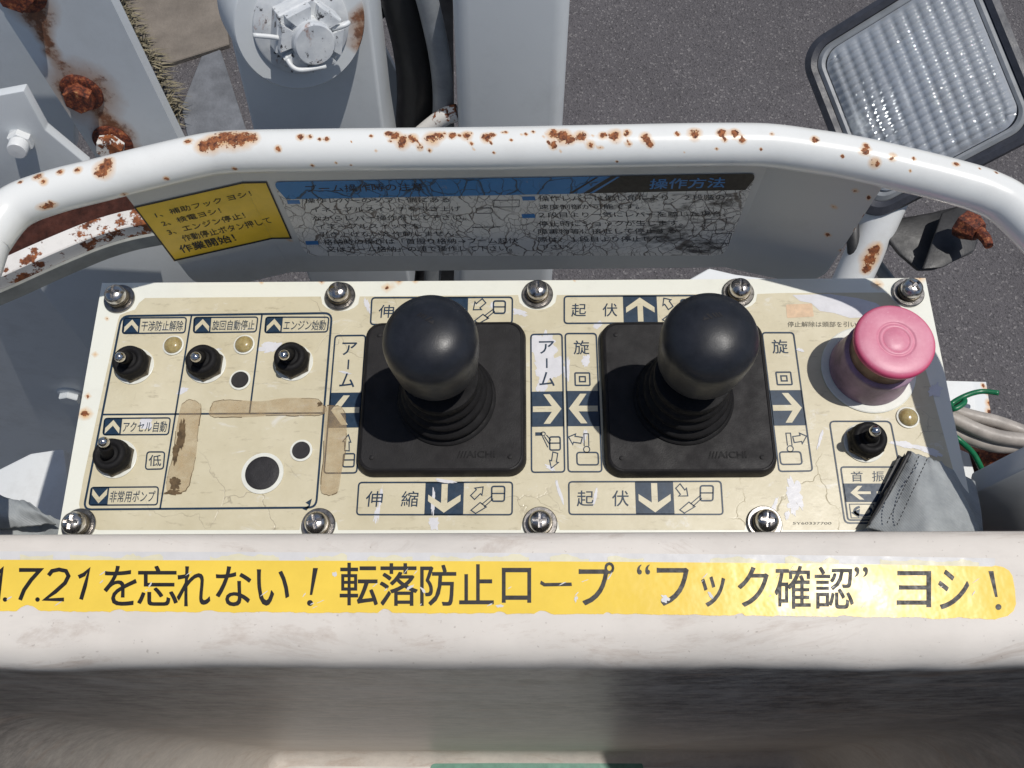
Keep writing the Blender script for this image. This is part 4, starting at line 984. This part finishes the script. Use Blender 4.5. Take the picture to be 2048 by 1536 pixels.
# mounting block left of the strut
BP = fp(.335, 11); BQ = fp(.40, 12)
mb = thing('mounting_block', 'pale grey steel block with a white painted bolt beside the strut', 'block', PL(60, 350, BP))
b = MB(); b.prism([PL(x, y, BP) for x, y in ((-120, 213), (47, 182), (90, 260), (175, 330), (190, 470), (-120, 470))], BP[1], .007, .0008, 2); b.obj('block', M['grey_paint'], mb, auto=40)
b = MB(); b.prism([PL(x, y, BQ) for x, y in ((-120, -60), (40, -60), (150, 170), (150, 300), (-120, 300))], BQ[1], .01, .001, 1); b.obj('back_plate', M['grey_paint'], mb)
hexbolt(mb, 'bolt', PL(44, 276, BP), (BP[1] + Vector((.12, 0, .1))), .0072, .0055, M['white'], M['white'], 1.0, .4, .0005)
b = MB(); M4 = frame(PL(44, 276, BP), BP[1] + Vector((.12, 0, .1))); b.lathe([(.0052, .006), (.0056, .0065), (.0056, .0125), (.0050, .0135), (.0003, .0138)], 28, M4); b.obj('bolt_end', M['white'], mb, auto=35, recalc=True)
# arm with the castellated nut
AP = fp(.40, 13)
ar = thing('boom_section', 'grey boom arm with a big castellated nut and split pin', 'boom arm', PL(640, 560, AP))
b = MB(); b.prism([PL(x, y, AP) for x, y in ((424, -70), (728, -70), (768, 262), (826, 600), (640, 620), (508, 270))], AP[1], .05, .0025, 3); arm = b.obj('arm_plate', M['grey_paint'], ar, auto=40)
ax = Vector((.44, -.82, .32)).normalized(); c0 = PL(580, 20, AP) + ax * .014; MA = frame(c0, ax)
b = MB(); b.lathe([(.0395, -.03), (.0395, .0085), (.0385, .0098), (.012, .0100)], 72, MA); bo = part('boss', b.v, b.f, M['grey_paint'], ar, auto=40, recalc=True); spots_attr(bo, [(712, 60, 22, 1, .6), (716, 30, 20, 1, .7), (712, 85, 14, 1, .4)])
b = MB(); b.lathe([(.0285, .0098), (.0285, .0118), (.0275, .0126), (.012, .0126)], 64, MA); part('washer', b.v, b.f, M['chipped'], ar, auto=40, recalc=True)
b = MB(); b.ngon(.0215, 6, .0126, .0262, MA, .25, .001)
for k in range(6):
    a = radians(60 * k + 30) + .25
    b.add([MA @ Vector((r_ * cos(a + s_), r_ * sin(a + s_), z_)) for z_ in (.026, .0325) for r_, s_ in ((.0124, -.38), (.0195, -.40), (.0195, .40), (.0124, .38))], [(0, 3, 2, 1), (4, 5, 6, 7), (0, 1, 5, 4), (1, 2, 6, 5), (2, 3, 7, 6), (3, 0, 4, 7)])
nt_ = part('castle_nut', b.v, b.f, M['chipped'], ar, recalc=True); spots_attr(nt_, [(690, 70, 26, 1, .55), (585, 105, 12, 1, .4)])
b = MB(); b.lathe([(.0122, .012), (.0122, .0370), (.0112, .0384), (.0003, .0386)], 40, MA); part('pin', b.v, b.f, M['chipped'], ar, auto=35, recalc=True)
L = lambda x, y, z: MA @ Vector((x, y, z))
b = MB(); b.tube(catmull([L(.013, .003, .029), L(.020, .004, .031), L(.0235, .004, .029), L(.022, .0025, .026), L(.014, .001, .027), L(-.012, -.006, .028), L(-.016, -.008, .032), L(-.012, -.013, .036), L(.004, -.0145, .0365)], 6), .0014, 10)
b.tube(catmull([L(-.0125, -.0005, .0275), L(-.018, .0035, .0265), L(-.031, .0075, .0255)], 6), .0014, 10); b.obj('split_pin', M['white'], ar, smooth=True)
# upright box post
GP = fp(.422, 14)
b = MB(); b.prism([PL(x, y, GP) for x, y in ((900, -70), (1146, -70), (1126, 262), (1100, 640), (905, 640), (915, 262))], GP[1], .07, .011, 5)
solo('boom_post', b.v, b.f, M['grey_paint'], 'smooth grey square boom post with rounded edges beside the hoses', 'post', auto=40)
# hoses and pipes in the gap
HP = fp(.47, 15)
def pipe(name, pts, r, mat, label, cat, pl, group=None):
    b = MB(); b.tube(catmull([PL(x, y, pl) for x, y in pts], 8), r, 18); return solo(name, b.v, b.f, mat, label, cat, group, smooth=True)
pipe('hydraulic_hose', [(795, -60), (815, 20), (832, 100), (838, 180), (832, 280), (812, 620)], .0165, M['hose'], 'thick black hose running down between arm and post', 'hose', HP)
pipe('hydraulic_pipe', [(838, -60), (862, 30), (880, 120), (886, 200), (880, 300), (860, 640)], .0075, M['grey_pipe'], 'curved grey pipe beside the thick black hose', 'pipe', fp(.45, 15))
pipe('pipe_elbow', [(835, 275), (868, 248), (892, 232), (915, 225)], .0065, M['rusty_paint'], 'flaking white pipe elbow by the foot of the post', 'pipe', fp(.44, 15))
b = MB(); b.prism([PL(x, y, fp(.48, 15)) for x, y in ((725, 40), (800, -5), (800, 12), (728, 66))], fp(.48, 15)[1], .008); solo('support_bar', b.v, b.f, M['hose'], 'short black bar slanting behind the boom arm', 'bar')
b = MB(); DP = fp(.455, -4); b.prism([PL(x, y, DP) for x, y in ((700, 20), (748, 60), (800, 160), (860, 262), (862, 600), (700, 600))], DP[1], .006, .0008, 1); solo('gusset_plate', b.v, b.f, M['grey_paint'], 'dark shaded grey gusset plate between arm and hoses', 'plate')
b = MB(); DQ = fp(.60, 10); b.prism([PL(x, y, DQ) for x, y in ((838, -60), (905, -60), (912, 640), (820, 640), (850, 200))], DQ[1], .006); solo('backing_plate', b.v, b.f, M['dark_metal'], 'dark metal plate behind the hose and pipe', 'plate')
# rusty channel left under the rail
rbk = thing('rusty_bracket', 'curved channel bracket with flaking white rusty rim under the rail', 'bracket', P(60, 500, -.03))
pts = [P(x, y, -.008) for x, y in ((-60, 560), (0, 535), (60, 508), (120, 482), (180, 458), (240, 440), (300, 428))]; pts = resample(catmull(pts, 10), .002)
vs = []; fs = []
sec = [(-.0052, 0), (.0052, 0), (.0058, -.0006), (.0058, -.012), (-.0058, -.012), (-.0058, -.0006)]
for i, p_ in enumerate(pts):
    t = (pts[min(i + 1, len(pts) - 1)] - pts[max(i - 1, 0)]).normalized(); n_ = Vector((-t.y, t.x, 0))
    for a, z in sec: vs.append(p_ + n_ * a + Vector((0, 0, z)))
for i in range(len(pts) - 1):
    for k in range(6): q = (k + 1) % 6; fs.append((i * 6 + k, i * 6 + q, i * 6 + 6 + q, i * 6 + 6 + k))
fs += [tuple(range(6)), tuple((len(pts) - 1) * 6 + k for k in range(6))]
part('rim', vs, fs, M['rusty_paint'], rbk, recalc=True)
b = MB(); b.prism([P(x, y, -.021) for x, y in ((-70, 590), (0, 560), (270, 450), (330, 440), (300, 380), (60, 380), (-70, 420))], Vector((0, 0, 1)), .003); b.obj('channel_floor', M['rust_dark'], rbk)
vs = []; fs = []
for i, p_ in enumerate(pts):
    t = (pts[min(i + 1, len(pts) - 1)] - pts[max(i - 1, 0)]).normalized(); n_ = Vector((-t.y, t.x, 0))
    for a, z in ((-.0060, -.010), (-.0064, -.020), (-.0084, -.020), (-.0080, -.010)): vs.append(p_ + n_ * a + Vector((0, 0, z)))
for i in range(len(pts) - 1):
    for k in range(4): q = (k + 1) % 4; fs.append((i * 4 + k, i * 4 + q, i * 4 + 4 + q, i * 4 + 4 + k))
M['lip'] = plain('shaded_lip_paint', lin(150, 152, 148), .5, 0, .2, 40, .2, 500)  # grey set darker to stand in for shade on the sunlit lip
part('lip', vs, fs, M['lip'], rbk, recalc=True)
# beam face under the bracket, and the flat deck left of the control box
BF = fp(.318, 12)
b = MB(); b.prism([PL(x, y, BF) for x, y in ((40, 530), (270, 420), (420, 420), (420, 640), (192, 722))], BF[1], .03, .0015, 2); solo('cross_beam', b.v, b.f, M['grey_paint'], 'grey cross beam under the rusty bracket beside the control panel', 'beam', auto=40)
WP = fp(.335, 4)
dkk = thing('side_housing', 'shaded grey housing wall with white block shaped as a sun patch left of the control box', 'housing', Vector((-.45, .33, -.8)))
b = MB(); b.prism([PL(x, y, WP) for x, y in ((-300, 500), (260, 500), (260, 1080), (-300, 1080))], WP[1], .01, .002, 1); b.obj('wall', M['white'], dkk)
hexbolt(dkk, 'bolt', PL(142, 787, WP), WP[1], .010, .007, M['grey_paint'], M['grey_paint'], 1.3)
b = MB(); b.prism([P(x, y, -.16) for x, y in ((-60, 965), (60, 905), (128, 895), (140, 990), (130, 1090), (-60, 1090))], Vector((0, 0, 1)), .14, .003, 2); b.obj('step', M['white'], dkk, auto=40)  # added white block, cut to the outline of a patch of sunlight
# white plate tip and feet seen under the notice plate
b = MB(); b.prism([P(x, y, -.10) for x, y in ((1365, 566), (1418, 536), (1470, 548), (1600, 566), (1600, 600), (1365, 600))], Vector((0, 0, 1)), .006, .0008, 1); solo('support_plate', b.v, b.f, M['white'], 'sunlit white plate corner between notice plate and control panel', 'plate')

# ================================================================== WORK LAMP
lampn = (CAMP - P(1840, 175, -.03)).normalized(); lampn = (lampn + Vector((-.10, .10, .28))).normalized()
LC = P(1838, 178, -.03); LPn = (LC, lampn)
wl = thing('work_lamp', 'square work lamp with ribbed clear lens in a dark rubber rim', 'work lamp', P(1800, 480, -.10))
cq = [PL(x, y, LPn) for x, y in ((1638, 108), (1925, -62), (2052, 240), (1752, 405))]
LO = sum(cq, Vector()) / 4
U = ((cq[1] - cq[0]) + (cq[2] - cq[3])) / 4; V = ((cq[0] - cq[3]) + (cq[1] - cq[2])) / 4
hu, hv = U.length, V.length; U.normalize(); V = (V - U * V.dot(U)).normalized() if False else V.normalized(); Wn = lampn
def lp(u, v, w_): return LO + U * u + V * v + Wn * w_
def rr(hx, hy, r, w_, n=8):
    out = []
    for sx, sy, a0 in ((1, 1, 0), (-1, 1, 90), (-1, -1, 180), (1, -1, 270)):
        for k in range(n + 1): a = radians(a0 + 90 * k / n); out.append(lp(sx * (hx - r) + r * cos(a), sy * (hy - r) + r * sin(a), w_))
    return out
def skin(name, loops, mat, parent, capend=True, auto=35):
    b = MB(); n = len(loops[0])
    for l_ in loops: b.v += l_
    for j in range(len(loops) - 1):
        for i in range(n): b.f.append((j * n + i, j * n + (i + 1) % n, (j + 1) * n + (i + 1) % n, (j + 1) * n + i))
    if capend: b.f.append(tuple((len(loops) - 1) * n + i for i in range(n)))
    return b.obj(name, mat, parent, auto=auto, recalc=True)
e = .0095
skin('housing', [rr(hu + e * .35, hv + e * .35, .012, -.004), rr(hu + e * .4, hv + e * .4, .013, .0015), rr(hu + e * .75, hv + e * .75, .015, .003), rr(hu + e * 1.15, hv + e * 1.15, .017, .001), rr(hu + e * 1.2, hv + e * 1.2, .017, -.006), rr(hu + e * .9, hv + e * .9, .017, -.009), rr(hu + e * .9, hv + e * .9, .017, -.018), rr(hu * .8, hv * .8, .02, -.05), rr(hu * .55, hv * .55, .02, -.068)], M['lamp_black'], wl)
skin('inner_rim', [rr(hu + e * .36, hv + e * .36, .0125, .0005), rr(hu + e * .1, hv + e * .1, .011, .0022), rr(hu - .001, hv - .001, .010, .0015), rr(hu - .002, hv - .002, .010, -.004)], M['grey_pipe'], wl, False)
# reflector: a bowl; ribs added to stand in for refraction by the lens
b = MB(); n = 120
for j in range(n + 1):
    for i in range(n + 1):
        u = -1 + 2 * i / n; v = -1 + 2 * j / n; rad = min(1, sqrt(u * u + v * v) / 1.25)
        b.v.append(lp(u * hu * .995, v * hv * .995, -.036 + .034 * max(abs(u) ** 4, abs(v) ** 4, rad ** 2 * .8) - .00026 * abs(sin(u * 6 * pi)) - .00034 * abs(sin(v * 10 * pi))))
for j in range(n):
    for i in range(n): a = j * (n + 1) + i; b.f.append((a, a + 1, a + n + 2, a + n + 1))
b.obj('reflector', M['reflector'], wl, smooth=True)
b = MB(); MB4 = frame(lp(.012, -.004, -.036), Wn); b.lathe([(.006, 0), (.006, .012), (.0045, .016), (.0003, .018)], 24, MB4); b.obj('bulb', M['chrome'], wl, smooth=True, recalc=True)
# ribbed lens: one pillow per cell
NCU, NCV, sub_ = 12, 20, 6
b = MB(); nu, nv_ = NCU * sub_, NCV * sub_
rl = .0115
for j in range(nv_ + 1):
    for i in range(nu + 1):
        u = -1 + 2 * i / nu; v = -1 + 2 * j / nv_
        cu = (i % sub_) / sub_ * 2 - 1 if i % sub_ else -1; cv = (j % sub_) / sub_ * 2 - 1 if j % sub_ else -1
        U_ = u * (hu - .0015); V_ = v * (hv - .0015)
        # pull the corner points onto the rounded corner
        ex = abs(U_) - (hu - .0015 - rl); ey = abs(V_) - (hv - .0015 - rl)
        if ex > 0 and ey > 0:
            k = max(ex, ey) / sqrt(ex * ex + ey * ey); U_ = math.copysign(hu - .0015 - rl + ex * k, U_); V_ = math.copysign(hv - .0015 - rl + ey * k, V_)
        edge_ = min(1, (1 - max(abs(u), abs(v))) * 9)
        pil = (.0019 * (1 - cv * cv) ** .7 + .0012 * (1 - cu * cu) ** .8) * min(1, edge_)
        b.v.append(lp(U_, V_, .002 + .006 * (1 - u * u) * (1 - v * v) + pil))
for j in range(nv_):
    for i in range(nu): a = j * (nu + 1) + i; b.f.append((a, a + 1, a + nu + 2, a + nu + 1))
b.obj('lens', M['glass'], wl, smooth=True)
# bracket under the lamp with its rusty wing bolt
KP_ = fp(.29, 35)
b = MB(); b.prism([P(x, y, -.085) for x, y in ((1722, 452), (1790, 438), (1868, 424), (1925, 410), (1962, 452), (1948, 505), (1870, 540), (1838, 541), (1800, 508), (1770, 470))], Vector((-.1, -.4, .9)).normalized(), .006, .0015, 2); b.obj('bracket', M['dark_metal'], wl, auto=40)
b = MB(); b.prism([P(x, y, -.07) for x, y in ((1885, 424), (1935, 405), (1965, 450), (1950, 500), (1885, 535), (1845, 538))], Vector((-.3, -.4, .85)).normalized(), .004, .001, 2); b.obj('bracket_cheek', M['dark_metal'], wl, auto=40)
wb0, wb1 = P(1925, 445, -.055), P(1966, 470, -.05)
b = MB(); b.tube([wb0, wb0 + (wb1 - wb0) * .35, wb0 + (wb1 - wb0) * .8], [.0092, .0088, .006], 8); b.tube([P(1958, 462, -.05), P(1972, 478, -.048), P(1978, 492, -.047)], [.0036, .0032, .0026], 10); b.obj('wing_bolt', M['rust'], wl, auto=35)
# post that carries the lamp
lpst = thing('lamp_post', 'short white lamp stanchion with a rust patch under the rail', 'stanchion', P(1700, 600, -.2))
b = MB(); pp_ = resample([P(1790, 372, -.07), P(1690, 590, -.12)], .003); b.tube(pp_, .0125, 24); o = b.obj('tube', M['white'], lpst, smooth=True); spots_attr(o, [(1745, 505, 13), (1738, 520, 15), (1730, 535, 10), (1752, 495, 9)])
b = MB(); b.tube([P(1704, 440, -.08), P(1712, 590, -.12)], .0042, 14); b.obj('rod', M['dark_metal'], lpst, smooth=True)
b = MB(); b.tube([P(1742, 515, -.12), P(1800, 590, -.12)], .0042, 14); b.obj('stay', M['grey_pipe'], lpst, smooth=True)
b = MB(); b.prism([P(x, y, -.15) for x, y in ((1755, 455), (1790, 452), (1788, 478), (1752, 480))], Vector((0, 0, 1)), .02, .001, 1); b.obj('bracket_tab', M['white'], lpst)

# ================================================================== RIGHT SIDE: bracket, cables, cloth
cbk = thing('cable_bracket', 'white bracket with rusty corner carrying the grey cables', 'bracket', P(1950, 900, -.09))
v_, f_ = quadgrid([(1870, 761), (1972, 764), (1990, 880), (1870, 880)], 30, 30, lambda x, y, u, v: P(x, y, -.035 - .003 * max(0, u - .75) * 4), .004, Vector((0, 0, 1)))
o = part('bracket_plate', v_, f_, M['white'], cbk, recalc=True); spots_attr(o, [(1975, 782, 7), (1980, 805, 8), (1983, 825, 10), (1978, 845, 12), (1970, 860, 12), (1968, 772, 5)])
b = MB(); b.prism([P(x, y, -.075) for x, y in ((1900, 870), (2130, 860), (2130, 1110), (1900, 1110))], Vector((0, 0, 1)), .008, .001, 1); b.obj('rusty_base', M['rust_dark'], cbk)
b = MB(); b.prism([P(x, y, -.055) for x, y in ((1915, 895), (1940, 905), (1952, 950), (1955, 1010), (1915, 1010))], Vector((0, 0, 1)), .012, .0015, 2); b.obj('side_tab', M['white'], cbk, auto=40)
b = MB(); b.tube(catmull([P(1985, 935, -.06), P(2010, 925, -.055), P(2060, 915, -.055)], 6), .012, 16); b.obj('rusty_tube', M['rust'], cbk, smooth=True)
BPn = (P(1990, 1020, -.03), Vector((-.12, -.95, .16)).normalized())
b = MB(); b.prism([PL(x, y, BPn) for x, y in ((1948, 988), (2120, 905), (2120, 1068), (1990, 1090), (1950, 1075))], BPn[1], .012, .002, 2); solo('flat_bar', b.v, b.f, M['grey_paint'], 'flat grey steel bar below the cables beside the cloth cover', 'bar', auto=40)
def cable(pts, z, r, mat, name, label, cat, group=None):
    b = MB(); b.tube(catmull([P(x, y, zz) for (x, y), zz in zip(pts, z)], 8), r, 14); return solo(name, b.v, b.f, mat, label, cat, group, smooth=True)
cable([(1870, 800), (1910, 822), (1955, 835), (2000, 846), (2090, 880)], [-.03] * 5, .0036, M['cable'], 'electric_cable', 'grey electric cable running uppermost out from the control box', 'cable', 'grey cables leaving the control box')
cable([(1870, 818), (1912, 840), (1960, 862), (2010, 876), (2090, 884)], [-.026] * 5, .0038, M['cable'], 'electric_cable', 'grey electric cable between two others leaving the control box', 'cable', 'grey cables leaving the control box')
cable([(1880, 850), (1918, 868), (1965, 885), (2010, 893), (2090, 885)], [-.032] * 5, .0037, M['cable'], 'electric_cable', 'grey electric cable running lowest over the rusty base', 'cable', 'grey cables leaving the control box')
cable([(1880, 835), (1905, 812), (1925, 797), (1928, 806), (1908, 818), (1903, 808), (1930, 792), (1962, 783), (1997, 786)], [-.03, -.024, -.02, -.017, -.017, -.02, -.018, -.018, -.016], .0014, M['green'], 'earth_wire', 'cut green earth wire looped round the grey cables', 'wire')
cable([(1895, 862), (1918, 880), (1945, 905), (1962, 935), (1978, 972)], [-.028, -.026, -.03, -.034, -.045], .0015, M['green'], 'earth_wire', 'green wire hanging down onto the rusty base', 'wire')
# grey vinyl cloth lapped over the panel corners
def cloth(name, corners, hz, label, amp=.0016, seed=0, edge=None, mid=.0):
    def f(x, y, u, v):
        z = hz(u, v) + amp * fbm((x * .012, y * .012, seed), 1.0, 2) + .0007 * sin(11 * (u - .5 * v) + seed)
        if edge: dx, dy = edge(u, v); x += dx; y += dy
        return P(x, y, z)
    v_, f_ = quadgrid(corners, 46, 46, f, .0012, Vector((.3, .2, .9)))
    return part(name, v_, f_, M['vinyl'], label, smooth=True, recalc=True)
cc = thing('cloth_cover', 'grey vinyl cloth flap lapped over the lower swing label', 'cloth', P(1880, 1050, 0))
cloth('flap', [(1820, 903), (1884, 926), (1962, 1100), (1735, 1056)], lambda u, v: .004 + .010 * sin(pi * min(1, u * 1.0)) * (.3 + v) + .004 * v, cc, edge=lambda u, v: (10 * sin(pi * v) * u + 14 * u * v * sin(pi * v) + 3 * fbm((v * 3, 0, 1), 1.5), 4 * fbm((u * 3, 2, 1), 1.5)))
cloth('side_fold', [(1872, 922), (1950, 962), (1966, 1110), (1905, 1110)], lambda u, v: .004 - .010 * u + .006 * sin(pi * v), cc, seed=4, edge=lambda u, v: (6 * sin(pi * v) * u, 0))
cloth('under_fold', [(1770, 1040), (1850, 1040), (1850, 1095), (1650, 1095)], lambda u, v: .0025 + .005 * u, cc, seed=8)
b = MB(); b.tube(catmull([P(1819, 904, .0062), P(1795, 950, .0062), P(1768, 1000, .007), P(1738, 1052, .008)], 6), .0011, 8); b.obj('hem', M['dark_metal'], cc, smooth=True)
b = MB(); q = [P(x, y, .0035) for x, y in ((1795, 918), (1822, 905), (1780, 985), (1750, 1040), (1742, 1030), (1772, 965))]; b.prism(q, Vector((0, 0, 1)), .0008); b.obj('dark_strip', M['dark_metal'], cc)  # dark strip along the flap's left edge
for sx in (0, 1):
    b = MB()
    for k in range(17):
        t0, t1 = k / 17, (k + .55) / 17; e0, e1 = ((1838 + 16 * sx, 912 + 6 * sx), (1772 + 20 * sx, 1050 + 4 * sx))
        q = lambda t: P(e0[0] + (e1[0] - e0[0]) * t, e0[1] + (e1[1] - e0[1]) * t, .0125 + .004 * sin(pi * t) + .002 * t + .001 * sx)
        b.tube([q(t0), q(t1)], .00022, 5)
    b.obj('stitching', M['dark_metal'], cc)['kind'] = 'stuff'
cl = thing('cloth_cover', 'wrinkled grey cloth cover tucked under the panel beside the white sun patch block', 'cloth', P(50, 1060, -.02))
cloth('flap', [(-60, 962), (124, 1038), (124, 1120), (-60, 1120)], lambda u, v: -.012 - .004 * u + .004 * sin(6 * u) , cl, amp=.0022, seed=11, edge=lambda u, v: (0, 10 * fbm((u * 4, 1, 2), 1.4)))
cloth('fold', [(-60, 985), (60, 1002), (112, 1045), (-60, 1060)], lambda u, v: -.004 + .003 * sin(pi * v) - .003 * u, cl, amp=.0018, seed=13, edge=lambda u, v: (0, 6 * fbm((u * 4, 3, 2), 1.4)))
